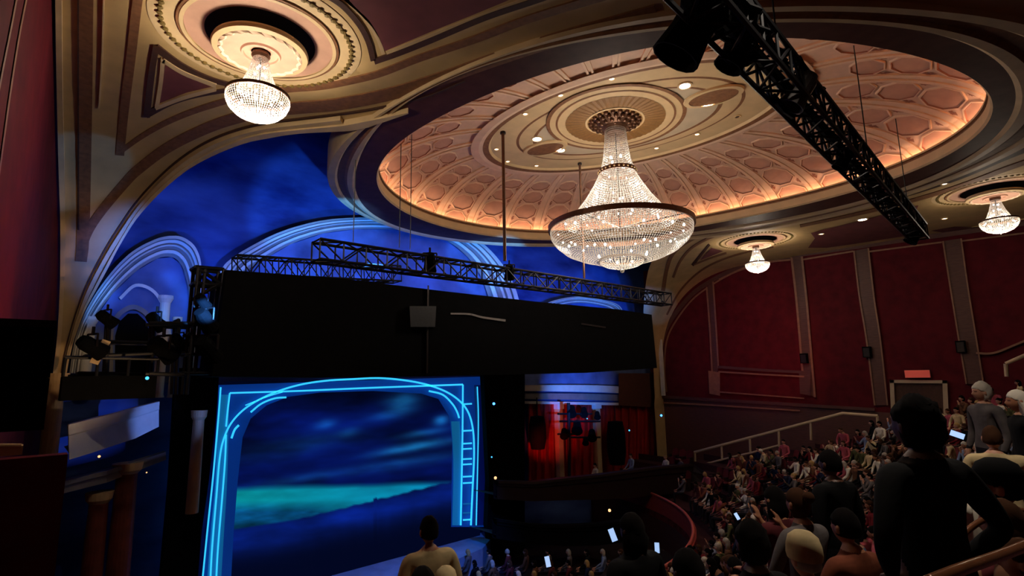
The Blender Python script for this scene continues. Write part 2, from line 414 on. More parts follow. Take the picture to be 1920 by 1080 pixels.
# roof of the ring (solid from behind) and cove shelf
mb = MB(); mb.loops([loop(R0, H+.50, .07), loop(R0, H+.16, .09), loop(R0, H+.14, .5)], CREAM)
trim(mb)
COVE = mat('cove_lamp', (255, 190, 120), emit=(255, 216, 180), es=13, var=0)
mb = MB(); mb.loops([loop(R0, H+.20, .17), loop(R0, H+.26, .17), loop(R0, H+.26, .27), loop(R0, H+.20, .27), loop(R0, H+.20, .17)], COVE)
o = mb.build('cove_light_strip'); tag(o, 'hidden warm lamp strip behind the lip of the oval dome', 'cove light')
# ---- dome shell
HD = 1.32*H; EC = np.array((1.722, 1.203))*HD; EAX = (.654*HD, .404*HD); EAN = math.radians(-75.1)
def erad(t, k=1): a = t-EAN; return k/math.hypot(math.cos(a)/EAX[0], math.sin(a)/EAX[1])
def dome(t, s, off=0):
    """t angle, s 0 at the cove .. 1 at the flat crown; off pushes inwards"""
    def P(t, s):
        B = np.array((DC[0]+R0(t, .42)*math.cos(t), DC[1]+R0(t, .42)*math.sin(t))); E2 = np.array((EC[0]+erad(t)*math.cos(t), EC[1]+erad(t)*math.sin(t)))
        h = 1-math.cos(s*PI/2); q = B*(1-h)+E2*h
        return Vector((q[0], q[1], CZ+H+.12+(HD-H-.12)*math.sin(s*PI/2)))
    p = P(t, s)
    if off:
        a = P(t+.02, s)-P(t-.02, s); s1, s2 = min(1, s+.02), max(0, s-.02); b = P(t, s1)-P(t, s2)
        n = a.cross(b).normalized()
        if n.z > 0: n = -n
        if s < .05 and n.dot(Vector((DC[0]-p.x, DC[1]-p.y, 0))) < 0: n = -n
        p = p+n*off
    return p
mb = MB(); mb.loops([[dome(t, s) for t in TT] for s in [0, .08, .16, .24, .32, .4, .48, .56, .64, .72, .8, .88, .95, 1]], PINK)
NB = 32
for b in range(NB):
    t0 = 2*PI*(b+.5)/NB
    for (sa, sb, dt) in ((0, 1, .10),):                  # the rib between two bays
        for side in (-1, 1):
            ss = [i/12 for i in range(13)]
            dtt = 2*PI/NB*.5
            c_ = [(t0+dtt, s) for s in ss]
            L = []
            for (dw, off) in ((side*.055, 0), (side*.055, .06), (side*.14, .06), (side*.14, 0)):
                L.append([dome(t0+dtt+dw*dtt*2, s, off) for s in ss])
            mb.loops(L, PINKR, closed=False)
        L = [[dome(t0+dtt+q*dtt*2, s, .015) for s in ss] for q in (-.05, .05)]
        mb.loops(L, PINKR, closed=False)
    for (s, hs) in ((.155, .128), (.405, .108), (.605, .082), (.765, .066)):
        ht = .345*2*PI/NB
        def octa(k, off, s=s, hs=hs, ht=ht): return [dome(t0+ht*k*math.cos(PI/8+PI/4*i)/math.cos(PI/8)*.98, max(.0, s+hs*k*math.sin(PI/8+PI/4*i)/math.cos(PI/8)), off) for i in range(8)]
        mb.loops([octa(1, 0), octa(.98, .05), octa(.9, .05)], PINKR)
        mb.loops([octa(.9, .05), octa(.86, .012)], ROSELN)
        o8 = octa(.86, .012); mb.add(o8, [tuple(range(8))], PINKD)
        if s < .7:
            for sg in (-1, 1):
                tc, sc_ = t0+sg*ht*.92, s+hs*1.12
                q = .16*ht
                mb.add([dome(tc-q, sc_, .02), dome(tc+q, sc_+.018, .02), dome(tc, sc_-.03, .02)], [(0, 1, 2)], ROSELN)
                mb.add([dome(tc-q, sc_+.02, .02), dome(tc+q, sc_-.01, .02), dome(tc, sc_+.035, .02)], [(0, 1, 2)], ROSELN)
trim(mb)
def eloop(k, z, off=0): return [Vector((EC[0]+(erad(t, k)+off)*math.cos(t), EC[1]+(erad(t, k)+off)*math.sin(t), CZ+z)) for t in TT]
mb = MB()
mb.loops([eloop(1.06, HD-.10), eloop(1.0, HD-.14), eloop(.97, HD-.12)], PINKR)
mb.loops([eloop(.97, HD-.12), eloop(.925, HD-.10)], BROWN)
mb.loops([eloop(.925, HD-.10), eloop(.91, HD-.02), eloop(.72, HD)], CREAM)
mb.loops([eloop(.72, HD), eloop(.70, HD-.01)], BROWN)
mb.loops([eloop(.70, HD-.01), eloop(.60, HD-.03)], CREAM)
mb.loops([eloop(.60, HD-.03), eloop(.575, HD-.02)], BROWN)
mb.loops([eloop(.575, HD-.02), eloop(.3, HD-.01), eloop(.01, HD-.01)], GREY)
trim(mb)
# ---- crown medallion round the great chandelier
BC = Vector((1.665*HD, 1.192*HD, 0))
def disc(mb, c, r0, r1, z, m, n=64): mb.loops([[Vector((c[0]+r*math.cos(2*PI*k/n), c[1]+r*math.sin(2*PI*k/n), CZ+z)) for k in range(n)] for r in (r0, r1)], m)
med = empty('ceiling_medallion', (BC.x, BC.y, CZ+HD-.02)); tag(med, 'large round brown ceiling medallion in the crown of the oval dome', 'ceiling medallion')
def part(mb, name, root, sm=False):
    c = Vector(root.location); mb.v = [tuple(Vector(p)-c) for p in mb.v]; return mb.build(name, root, None, sm)
mb = MB(); disc(mb, BC, 2.35, 2.22, HD-.05, BROWN); disc(mb, BC, 2.22, 2.02, HD-.05, CREAM); disc(mb, BC, 2.02, 1.95, HD-.06, BROWN); disc(mb, BC, 1.95, 1.68, HD-.06, CREAM)
part(mb, 'moulding_ring', med)
OCH = mat('ochre_ribbed_plaster', (140, 100, 52), .6, var=.15, scale=14)
mb = MB(); n = 96
mb.loops([[Vector((BC.x+r*math.cos(2*PI*k/n), BC.y+r*math.sin(2*PI*k/n), CZ+HD-.06-(.02 if k % 2 else 0))) for k in range(n)] for r in (1.68, 1.0)], OCH); disc(mb, BC, 1.0, .93, HD-.09, CREAM); disc(mb, BC, .93, .02, HD-.08, OCH)
part(mb, 'ribbed_disc', med)
mb = MB()
for rr, nn_, zz in ((.82, 22, .10), (.66, 18, .16), (.5, 14, .22), (.36, 10, .28)):
    for k in range(nn_):
        q = 2*PI*k/nn_; mb.sphere((BC.x+rr*math.cos(q), BC.y+rr*math.sin(q), CZ+HD-zz), .085, BRONZE, 4)
mb.lathe((BC.x, BC.y, CZ+HD), [(.02, -.02), (.75, -.08), (.5, -.25), (.34, -.36), (.3, -.5), (.02, -.5)], BRONZE, 24)
part(mb, 'leaf_cluster', med)
# ---- recessed lamps in the crown
LAMP = mat('cool_white_lamp', (255, 255, 255), emit=(235, 240, 255), es=30, var=0)
LAMPW = mat('warm_white_lamp', (255, 240, 220), emit=(255, 235, 205), es=3.5, var=0)
OFF = mat('unlit_lamp', (60, 40, 30), .5, var=0)
def downlight(px, py, r, m, label, z=HD-.02, group=None, mapper=None):
    P = mapper(px, py) if mapper else at_Z(px, py, z); root = empty('recessed_ceiling_light', P); tag(root, label, 'ceiling light', group)
    a = MB(); a.lathe((0, 0, 0), [(r, .02), (r*1.45, .0), (r*1.5, -.03), (r*1.1, -.035), (r, -.01)], CREAM, 20); a.build('trim_ring', root)
    b = MB(); b.lathe((0, 0, 0), [(.001, -.03), (r*.7, -.025), (r, -.01)], m, 16); b.build('lamp', root)
    return root
for (x, y, wd) in ((1007,260,'left of the pair at the stage end of the dome crown'),(1051,281,'right of the pair at the stage end of the dome crown'),(1284,160,'left of the pair at the balcony end of the dome crown'),(1327,194,'right of the pair at the balcony end of the dome crown')):
    rt = downlight(x, y, .15, LAMP, 'bright white recessed spotlight, '+wd)
rims = [(1051,178,'third'),(985,213,'second'),(931,279,'first'),(952,302,''),(1006,310,''),(1147,147,''),(1260,121,''),(1307,251,''),(1231,277,''),(1383,218,'unlit'),(1452,131,'')]
nm = ['upper left of the great chandelier','left of the crown, above the hanging rod','beside the top of the long hanging rod','just right of the long hanging rod','at the lower left end of the crown','directly above the great chandelier top','on the upper right rim of the crown','right of the chandelier neck','on the lower rim beside the chandelier neck','on the right rim, dark and unlit','near the big truss lamp cluster']
for (x, y, _), t in zip(rims, nm): downlight(x, y, .075, OFF if 'unlit' in t else LAMPW, 'small round recessed lamp '+t, z=HD-.01)
# small follow-spot port covers in the crown
for (cx, cy, t) in ((1022, 277, 'stage'), (1337, 180, 'balcony')):
    P = at_Z(cx, cy, HD-.03); a = MB()
    a.lathe((0, 0, 0), [(.62, 0), (.6, -.06), (.5, -.07)], CREAM, 32); a.lathe((0, 0, 0), [(.5, -.05), (.001, -.02)], BROWN, 32)
    a.v = [(p[0]*.9, p[1]*1.5, p[2]) for p in a.v]
    o = a.build('spotlight_port', None, P); o.rotation_euler.z = math.radians(15); tag(o, 'brown oval spotlight port in the %s end of the dome crown' % t, 'ceiling port')
# lamps and grilles in the main ceiling
for (x, y, r, m, t) in ((1617,411,.16,LAMP,'bright white recessed spotlight between the two right-hand chandeliers'),(1540,438,.1,LAMPW,'small recessed lamp right of the far chandelier'),(1771,344,.09,LAMPW,'small recessed lamp above the right-hand chandelier medallion'),(1771,409,.1,LAMPW,'small recessed lamp left of the right-hand chandelier')):
    downlight(x, y, r, m, t, z=H-.01)
# ---------------------------------------------------------------- ceiling roses with the small chandeliers
def rose(cx, cy, label):
    root = empty('ceiling_rose', (cx, cy, CZ+H-.01)); tag(root, label, 'ceiling rose')
    c = (cx, cy); mb = MB()
    disc(mb, c, 1.85, 1.42, H-.012, GOLDP); disc(mb, c, 1.42, 1.37, H-.04, BROWN); disc(mb, c, 1.37, 1.30, H-.05, GOLDP); part(mb, 'moulding_ring', root)
    mb = MB(); disc(mb, c, 1.30, .97, H-.02, PINKD); part(mb, 'pink_ring', root)
    OL = MATS.get('olive_garland') or mat('olive_garland', (120, 98, 48), .7, var=.2, scale=20)
    mb = MB()
    n = 64
    for k in range(n):
        q = 2*PI*k/n; a = (cx+1.66*math.cos(q), cy+1.66*math.sin(q), CZ+H-.03); mb.sphere(a, .05, OL, 3, (1.2, 1.2, .6))
    mb.loops([[Vector((cx+r*math.cos(2*PI*k/n), cy+r*math.sin(2*PI*k/n), CZ+H-.03)) for k in range(n)] for r in (1.68, 1.64)], OL)
    part(mb, 'garland', root)
    mb = MB(); disc(mb, c, .97, .97, H, BLACKV)
    mb.loops([[Vector((cx+r*math.cos(2*PI*k/n), cy+r*math.sin(2*PI*k/n), CZ+z)) for k in range(n)] for r, z in ((.97, H-.02), (.97, H+.0), (.6, H-.015), (.01, H-.015))], BLACKV); part(mb, 'dark_recess', root)
    mb = MB(); zd = H-.30
    def lp(f, z): return [Vector((cx+f(k)*math.cos(2*PI*k/n), cy+f(k)*math.sin(2*PI*k/n), CZ+z)) for k in range(n)]
    mb.loops([lp(lambda k: .5, zd+.2), lp(lambda k: .84, zd+.10), lp(lambda k: .86, zd+.05), lp(lambda k: .84, zd), lp(lambda k: .74, zd-.02)], GOLDP)
    mb.loops([lp(lambda k: .74, zd-.02), lp(lambda k: .70+.025*math.cos(k*PI*2/n*20), zd-.05), lp(lambda k: .66+.02*math.cos(k*PI*2/n*20), zd-.02)], PINKR)
    mb.loops([lp(lambda k: .66+.02*math.cos(k*PI*2/n*20), zd-.02), lp(lambda k: .36, zd-.0), lp(lambda k: .34, zd-.04), lp(lambda k: .31, zd-.04), lp(lambda k: .3, zd), lp(lambda k: .17, zd+.02)], PINKD)
    mb.loops([lp(lambda k: .17, zd+.02), lp(lambda k: .16, zd+.1), lp(lambda k: .01, zd+.1)], BLACKV)
    part(mb, 'hanging_disc', root)
    return root
AC, BCc, CC = (.444*H, 1.567*H), (4.12*H, 1.70*H), (4.02*H, .30*H)
rose(*AC, 'round gold and pink ceiling rose above the chandelier at upper left')
rose(*BCc, 'round gold ceiling rose over the small chandelier nearest the corner of the red wall')
rose(*CC, 'round gold ceiling rose at the right edge of the picture')
# spandrel panel beside the far rose
mb = stroke([(1330,458),(1312,480),(1298,497)], (4, 5), DBROWN, SP); stroke([(1300,496),(1330,484),(1362,474)], 3, BROWN, SP, mb=mb)
patch([(1334,464),(1356,470),(1330,481),(1312,488)], MAROON, SP, .02, 8, mb); trim(mb)
mb = stroke([(1262,520),(1275,490),(1300,462),(1345,440),(1400,428),(1470,415),(1560,396)], (4, 4), BROWN, SP); stroke([(1243,545),(1250,505),(1262,475),(1290,452),(1340,430),(1400,420)], (7, 5), BROWN, SP, mb=mb); trim(mb)
mb = stroke([(1250,590),(1275,545),(1310,510),(1350,488),(1400,472),(1450,462)], 3, BROWN, SP); trim(mb)
for (yo, c_) in ((0, BROWN), (14, DBROWN), (25, BROWN)):
    trim(stroke([(1960,290-yo*1.8),(1880,318-yo*1.5),(1800,348-yo*1.2),(1700,378-yo),(1600,402-yo*.8),(1500,423-yo*.5)], (9, 5), c_, SP))
trim(patch([(1515,464),(1528,446),(1520,436),(1600,416),(1665,400),(1722,384),(1712,408),(1726,428),(1735,436),(1690,443),(1600,457),(1550,464)], MAROON, SP, .02, 16))
trim(patch([(1745,432),(1800,440),(1870,432),(1960,415),(1960,395),(1900,425),(1830,425),(1790,424)], MAROON, SP, .02, 16))
# ---------------------------------------------------------------- chandeliers
def crystal(name, op, e):
    m = bpy.data.materials.new(name); m.use_nodes = True; N = m.node_tree.nodes; L = m.node_tree.links; N.remove(N['Principled BSDF'])
    out = N['Material Output']; tr = N.new('ShaderNodeBsdfTranslucent'); gl = N.new('ShaderNodeBsdfGlossy'); tp = N.new('ShaderNodeBsdfTransparent')
    df = N.new('ShaderNodeBsdfDiffuse'); df.inputs[0].default_value = (.5, .48, .44, 1)
    tc = N.new('ShaderNodeTexCoord'); no = N.new('ShaderNodeTexNoise'); no.inputs['Scale'].default_value = 18
    rp = N.new('ShaderNodeValToRGB'); rp.color_ramp.elements[0].color = (.22, .205, .18, 1); rp.color_ramp.elements[1].color = (.52, .50, .47, 1)
    L.new(tc.outputs['Object'], no.inputs['Vector']); L.new(no.outputs['Fac'], rp.inputs[0]); L.new(rp.outputs[0], tr.inputs[0])
    gl.inputs['Roughness'].default_value = .15
    a = N.new('ShaderNodeMixShader'); b = N.new('ShaderNodeMixShader'); c = N.new('ShaderNodeMixShader')
    a.inputs[0].default_value = .3; L.new(tr.outputs[0], a.inputs[1]); L.new(gl.outputs[0], a.inputs[2])
    b.inputs[0].default_value = .25; L.new(a.outputs[0], b.inputs[1]); L.new(df.outputs[0], b.inputs[2])
    c.inputs[0].default_value = op; L.new(tp.outputs[0], c.inputs[1]); L.new(b.outputs[0], c.inputs[2]); L.new(c.outputs[0], out.inputs[0])
    return m
CRY = crystal('crystal_beads', .88, 0)
BULB = mat('chandelier_bulb', (255, 250, 240), emit=(255, 238, 222), es=22, var=0)
BULBS = mat('bright_chandelier_bulb', (255, 250, 240), emit=(255, 236, 222), es=30, var=0)
def interp_prof(prof, z):
    for (r0, z0), (r1, z1) in zip(prof, prof[1:]):
        if z <= z0 and z >= z1: return r0+(r1-r0)*(z0-z)/(z0-z1+1e-9)
    return prof[-1][0]
def strands(prof, n, bead, m, wfac=.86):
    """vertical strings of beads: each strand a chain of flat lozenges following the profile"""
    mb = MB(); L = 0; P = [prof[0]]
    for a, b in zip(prof, prof[1:]):
        seg = math.hypot(b[0]-a[0], b[1]-a[1]); k = max(1, int(seg/bead))
        for i in range(1, k+1): P.append((a[0]+(b[0]-a[0])*i/k, a[1]+(b[1]-a[1])*i/k))
    for j in range(n):
        q = 2*PI*j/n; ca, sa = math.cos(q), math.sin(q)
        for (r0, z0), (r1, z1) in zip(P, P[1:]):
            rm, zm = (r0+r1)/2, (z0+z1)/2; wd = max(.004, rm*PI/n*wfac*2)/2
            if (r0+r1) < .02: continue
            t = Vector((-sa, ca, 0)); top = Vector((r0*ca, r0*sa, z0)); bot = Vector((r1*ca, r1*sa, z1)); mid = Vector((rm*ca, rm*sa, zm))
            o = Vector((ca, sa, 0))*wd*.6
            mb.add([top, mid+t*wd+o*.0, bot, mid-t*wd, mid+o], [(0, 1, 4), (1, 2, 4), (2, 3, 4), (3, 0, 4)], m)
    return mb
def chandelier(loc, label, big, group=None):
    root = empty('chandelier', loc); tag(root, label, 'chandelier', group)
    if big:
        up = [(.35, 3.45), (.38, 3.0), (.45, 2.4), (.57, 1.95)]; up2 = [(.6, 1.87), (.78, 1.5), (1.08, 1.0), (1.42, .55), (1.85, .16)]
        bowl = [(2.30, -.08), (2.28, -.3), (2.12, -.55), (1.8, -.82), (1.35, -1.02), (.9, -1.15), (.72, -1.18)]; tip = [(.7, -1.08), (.68, -1.22), (.5, -1.32), (.25, -1.38), (.12, -1.42)]
        R, n1, n2, bead, topz, rodz = 2.34, 64, 150, .07, 3.45, HD+CZ-loc[2]-.4
    else:
        up = [(.13, .78), (.17, .6), (.22, .42)]; up2 = [(.22, .42), (.29, .24), (.37, .06)]
        bowl = [(.55, -.03), (.555, -.12), (.5, -.26), (.38, -.38), (.2, -.46), (.03, -.49)]; tip = None
        R, n1, n2, bead, topz, rodz = .55, 36, 64, .035, .78, H-.3+CZ-loc[2]
    strands(up, n1, bead, CRY).build('crystal_neck', root); strands(up2, int(n1*1.6), bead, CRY).build('crystal_skirt', root)
    bo = strands(bowl, n2, bead, CRY).build('crystal_bowl', root)
    mb = MB(); t = .085 if big else .03
    mb.lathe((0, 0, 0), [(R-t*.3, -t), (R+t*.4, -t), (R+t*.5, t), (R-t*.3, t), (R-t*.3, -t)], BRONZE, 72); mb.build('rim_band', root, smooth=False)
    mb = MB()
    for k in range(2):
        q = PI*k/2+.1
        mb.tube([(R*math.cos(q), R*math.sin(q), 0), (-R*math.cos(q), -R*math.sin(q), 0)], .02 if big else .008, DARKM, 6)
    mb.tube([(0, 0, topz+.05), (0, 0, -.3)], .03 if big else .012, DARKM, 6); mb.build('inner_frame', root)
    if big:
        mb = MB(); mb.lathe((0, 0, 0), [(.56, 1.86), (.62, 1.86), (.63, 1.99), (.57, 1.99), (.56, 1.86)], BRONZE, 48); bd = mb.build('studded_band', root)
        mb = MB()
        for k in range(26): q = 2*PI*k/26; mb.sphere((.635*math.cos(q), .635*math.sin(q), 1.925), .035, CREAM, 4)
        mb.build('stud', bd)
        mb = MB(); mb.lathe((0, 0, 0), [(.72, -1.05), (.76, -1.05), (.76, -1.13), (.72, -1.13), (.72, -1.05)], BRONZE, 40); mb.build('lower_ring', root)
        strands(tip, 40, .06, CRY).build('crystal_tip', root)
        mb = MB(); mb.sphere((0, 0, -1.47), .07, CRY, 6); mb.build('finial', root)
        mb = MB(); mb.lathe((0, 0, 0), [(.22, 3.75), (.4, 3.7), (.43, 3.5), (.36, 3.42), (.2, 3.42)], BRONZE, 32); mb.tube([(0, 0, 3.4), (0, 0, rodz+.1)], .12, BRONZE, 12); mb.build('ceiling_cap', root)
    else:
        mb = MB(); mb.lathe((0, 0, 0), [(.05, .92), (.15, .9), (.17, .82), (.14, .77), (.05, .77)], BRONZE, 24); mb.tube([(0, 0, .8), (0, 0, rodz+.12)], .03, BRONZE, 10); mb.build('ceiling_cap', root)
        mb = MB(); mb.sphere((0, 0, -.51), .022, CRY, 5); mb.build('finial', root)
    rnd = random.Random(3)
    def bulb(x, y, z, r):
        mb = MB(); mb.sphere((0, 0, 0), r, BULB if big else BULBS, 5, (1, 1, 1.2)); o = mb.build('bulb', root); o.location = (x, y, z); return o
    bulbs = []
    if big:
        for (rr, zz, nn_) in ((.2, 2.5, 4), (.3, 2.1, 4), (.55, 1.5, 6), (.8, 1.15, 7), (1.05, .75, 8), (1.3, .45, 7), (2.05, -.2, 16), (1.75, -.5, 12), (1.25, -.7, 9), (.4, -1.15, 4)):
            for k in range(nn_): q = 2*PI*(k+rnd.uniform(-.25, .25))/nn_; bulbs.append((rr*math.cos(q), rr*math.sin(q), zz+rnd.uniform(-.12, .12), rnd.choice((.022, .03, .04))))
    else:
        for (rr, zz, nn_) in ((.07, .6, 3), (.1, .4, 4), (.17, .2, 5), (.42, -.1, 9), (.28, -.22, 6), (.1, -.3, 3)):
            for k in range(nn_): q = 2*PI*(k+rnd.uniform(-.25, .25))/nn_; bulbs.append((rr*math.cos(q), rr*math.sin(q), zz+rnd.uniform(-.02, .02), .022))
    first = {}
    for (x, y, z, r) in bulbs:
        if r not in first: first[r] = bulb(x, y, z, r)
        else: o = first[r].copy(); col.objects.link(o); o.location = (x, y, z)
    return root
WARM = (1, .86, .70)
gc = chandelier((BC.x, BC.y, CZ+4.77), 'great crystal chandelier hanging from the oval dome, bell-shaped with a wide bronze rim', True)
light('great_chandelier_glow', 'POINT', (BC.x, BC.y, CZ+4.6), 430, WARM, .5)
light('great_chandelier_glow', 'POINT', (BC.x, BC.y, CZ+5.7), 190, WARM, .3)
light('great_chandelier_glow', 'POINT', (BC.x, BC.y, CZ+7.2), 40, WARM, .15)
smalls = [(AC, 'small crystal chandelier under the round rose at upper left'), (BCc, 'small crystal chandelier in the far corner before the red panelled wall'), (CC, 'small crystal chandelier at the right edge of the picture')]
for (c, t), e in zip(smalls, (400, 360, 190)):
    zr = CZ+5.32; chandelier((c[0], c[1], zr), t, False)
    light('small_chandelier_glow', 'POINT', (c[0], c[1], zr-.34), e*.75, (1, .85, .66), .12)
#PART2
# ---------------------------------------------------------------- walls
def quad(mb, P, m, n=1): mb.add(P, [tuple(range(len(P)))], m)
def W2(off): return lambda x, y, t=0: at_Y(x, y, YW-off-t)            # on the proscenium wall, t towards the house
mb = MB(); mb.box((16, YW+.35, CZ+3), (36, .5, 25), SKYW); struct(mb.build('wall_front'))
mb = MB(); mb.box((16, 17.6, CZ+H+6.5), (36, 8.5, .3), BLK); struct(mb.build('ceiling_attic'))
mb = MB(); mb.box((16, 13.2, CZ+H+1.5), (36, .2, 2.4), BLK); 
WLY = sorted((v2yz(v)[0], x) for x, v in elL[5:])
def wlx(Y):
    if Y < WLY[0][0]: return WLY[0][1]-.05-.085*(WLY[0][0]-Y)
    return float(np.interp(Y, [a[0] for a in WLY], [a[1] for a in WLY]))-.05
mb = MB(); Ys_ = [-4, 0, 4, 8, 10, 11]+[11.3+.4*k for k in range(24)]+[YW+.2]
mb.loops([[Vector((wlx(y)+o_, y, z)) for y in Ys_] for o_, z in ((0, 0), (0, CZ+H+.3), (-.3, CZ+H+.3), (-.3, 0), (0, 0))], REDW, closed=False)
struct(mb.build('wall_left'))
def WLp(x, y, t=0):
    v = d(x, y); lo, hi = 2.0/v.y, 21.0/v.y
    for _ in range(40):
        mid = (lo+hi)/2
        if v.x*mid < wlx(v.y*mid)+t: hi = mid
        else: lo = mid
    return EYE+v*lo
trim(stroke([(56,-30),(38,60),(22,160),(8,260),(-8,380)], 3, TRIMW, WLp, .0, .012)); trim(stroke([(37,-30),(20,60),(6,130),(-12,230)], 3, TRIMW, WLp, .0, .012))
mb = MB(); mb.box((XR+.2, 6, CZ-1), (.4, 31.5, 16.5), REDW); struct(mb.build('wall_right'))
def WR(x, y, t=0): return at_X(x, y, XR-t)
# panelling of the red wall
arcR = [(1240,745),(1234,690),(1234,650),(1240,620),(1256,590),(1294,546),(1331,520),(1369,502),(1400,490),(1444,481),(1484,478)]
mb = stroke([(1250,735),(1246,690),(1250,640),(1266,604),(1298,562),(1335,534),(1372,513),(1405,501),(1446,491),(1482,487)], 3, TRIMW, WR, 0, .08); trim(mb)
mb = stroke([(1243,740),(1240,690),(1242,640),(1258,600),(1296,553),(1333,527),(1370,508),(1402,496),(1445,486),(1482,483)], 8, WOOD, WR, 0, .05); trim(mb)
def pil(a, b, l, r, m=WOOD):                                  # flat pilaster between two edge lines with tan edge beads
    trim(ribbon(l, r, m, WR, 0, .10)); trim(stroke(l, a, TRIMW, WR, 0, .16)); trim(stroke(r, b, TRIMW, WR, 0, .16))
pil(3, 3, [(1325,538),(1331,620),(1337,735)], [(1337,528),(1343,620),(1347,690)])
pil(4, 4, [(1484,482),(1493,560),(1500,640),(1508,735)], [(1503,478),(1512,560),(1519,640),(1528,745)])
pil(3, 3, [(1601,470),(1612,560),(1625,640),(1640,760)], [(1628,465),(1639,560),(1651,640),(1664,760)])
pil(3, 3, [(1768,452),(1782,540),(1795,620),(1812,720)], [(1802,447),(1815,540),(1828,620),(1844,720)])
for P, wp, th in (([(1484,479),(1600,463),(1700,449),(1800,436),(1960,413)], 9, .22), ([(1503,487),(1600,471)], 3, .12), ([(1628,472),(1766,454)], 3, .12), ([(1802,452),(1960,432)], 3, .12)):
    trim(stroke(P, wp, WOOD if wp > 5 else TRIMW, WR, 0, th))
trim(stroke([(1400,480),(1444,473),(1484,472),(1600,456),(1700,442),(1800,428),(1960,404)], 3.5, GOLD, WR, 0, .3))
trim(stroke([(1348,524),(1400,500),(1446,490),(1482,487)], 2.5, TRIMW, WR, 0, .12))
for P, wp in (([(1346,688),(1430,694),(1508,698)], 5), ([(1347,697),(1430,702),(1508,706)], 3), ([(1350,735),(1430,741),(1508,747)], 2.5), ([(1240,744),(1340,750),(1460,757),(1640,768)], 6), ([(1240,755),(1340,760),(1500,770)], 3), ([(1830,662),(1862,662),(1900,648),(1960,622)], 4)):
    trim(stroke(P, wp, WOOD if wp > 4 else TRIMW, WR, 0, .2))
for x in (1328, 1498): trim(ribbon([(x, 695), (x+2, 738)], [(x+22, 698), (x+22, 742)], TRIMW if x < 1400 else WOOD, WR, 0, .18))
# wainscot below the ledge
trim(patch([(1241,748),(1340,753),(1460,760),(1700,776),(1700,840),(1500,870),(1300,880),(1243,870)], WOOD, WR, .04, 40))
for (x, y, t) in ((1508, 672, 'on the pilaster over the wall ledge'), (1626, 660, 'on the dark pilaster left of the exit door'), (1802, 650, 'on the dark pilaster right of the exit door')):
    P = WR(x, y, .25); root = empty('wall_loudspeaker', P); tag(root, 'small dark wall loudspeaker '+t, 'loudspeaker')
    a = MB(); a.box((0, 0, 0), (.3, .35, .55), BLK); a.box((-.16, 0, -.02), (.02, .27, .45), DARKM); a.build('cabinet', root)
    a = MB(); a.tube([(.1, 0, 0), (.3, 0, 0)], .04, DARKM); a.build('bracket', root)
# exit door and sign
door = mb = ribbon([(1668,712),(1672,800)], [(1676,712),(1680,800)], CREAMF, WR, 0, .2); ribbon([(1767,713),(1770,800)], [(1776,713),(1780,800)], CREAMF, WR, 0, .2, mb=mb); stroke([(1668,715),(1776,716)], 6, CREAMF, WR, 0, .2, mb=mb)
patch([(1676,718),(1768,719),(1772,800),(1680,800)], DBROWN, WR, .05, 40, mb); struct(mb.build('door_1'))
SIGN = mat('lit_red_sign', (230, 90, 70), emit=(225, 90, 75), es=.22, var=0)
P = WR(1720, 701, .3); root = empty('exit_sign', P); tag(root, 'pinkish red lit sign box above the cream door frame', 'sign')
a = MB(); a.box((0, 0, 0), (.16, .98, .36), SIGN); a.build('lit_face', root); a = MB(); a.box((.1, 0, 0), (.06, 1.04, .4), DARKM); a.build('housing', root)
mb = MB(); mb.box((15, -4.2, CZ-1), (38, .4, 16.5), DBROWN); struct(mb.build('wall_back'))
# ---------------------------------------------------------------- arches on the blue wall
w0 = W2(0)
def arch_mould(outer, inner, name_parts=3, th=.5):
    o = smooth(outer, 6); i_ = smooth(inner, 6); n = 60
    o = [o[int(k*(len(o)-1)/n)] for k in range(n+1)]; i_ = [i_[int(k*(len(i_)-1)/n)] for k in range(n+1)]
    def mid(k): return [tuple(a*(1-k)+b*k) for a, b in zip(o, i_)]
    mb = MB()
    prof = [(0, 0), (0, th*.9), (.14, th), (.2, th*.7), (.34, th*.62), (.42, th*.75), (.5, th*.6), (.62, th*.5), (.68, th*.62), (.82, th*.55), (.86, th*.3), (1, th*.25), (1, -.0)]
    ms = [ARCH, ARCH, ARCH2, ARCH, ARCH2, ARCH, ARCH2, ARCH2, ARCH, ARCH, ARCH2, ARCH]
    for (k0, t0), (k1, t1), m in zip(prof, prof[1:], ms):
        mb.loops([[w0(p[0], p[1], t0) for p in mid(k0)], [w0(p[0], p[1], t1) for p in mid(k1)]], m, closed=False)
    return mb
C_o = [(404,560),(410,520),(425,492),(470,462),(530,433),(600,414),(665,408),(730,409),(800,418),(860,432),(905,456),(938,490),(960,525),(975,570),(980,620)]
C_i = [(452,590),(455,545),(462,510),(495,487),(545,458),(605,438),(665,430),(730,430),(790,437),(838,452),(873,478),(897,510),(912,545),(922,585),(926,630)]
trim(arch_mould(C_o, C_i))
trim(patch([(455,700)]+[(a, b) for a, b in C_i[1:]]+[(926,700)], RECESS, w0, -.0, 30))
L_o = [(130,700),(140,640),(160,585),(195,528),(240,478),(290,449),(330,442),(357,453),(372,474),(378,505),(376,560),(366,660),(360,720)]
L_i = [(150,700),(160,640),(176,600),(212,550),(256,508),(295,485),(322,482),(338,494),(347,515),(354,550),(353,600),(345,660),(340,720)]
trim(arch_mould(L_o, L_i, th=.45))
trim(patch(L_i, RECESS, w0, .02, 20))
R_o = [(1010,600),(1016,576),(1040,563),(1085,556),(1130,562),(1160,572),(1170,590),(1172,610)]
R_i = [(1022,604),(1028,584),(1048,574),(1085,568),(1125,573),(1148,582),(1158,598),(1160,612)]
trim(arch_mould(R_o, R_i, th=.4))
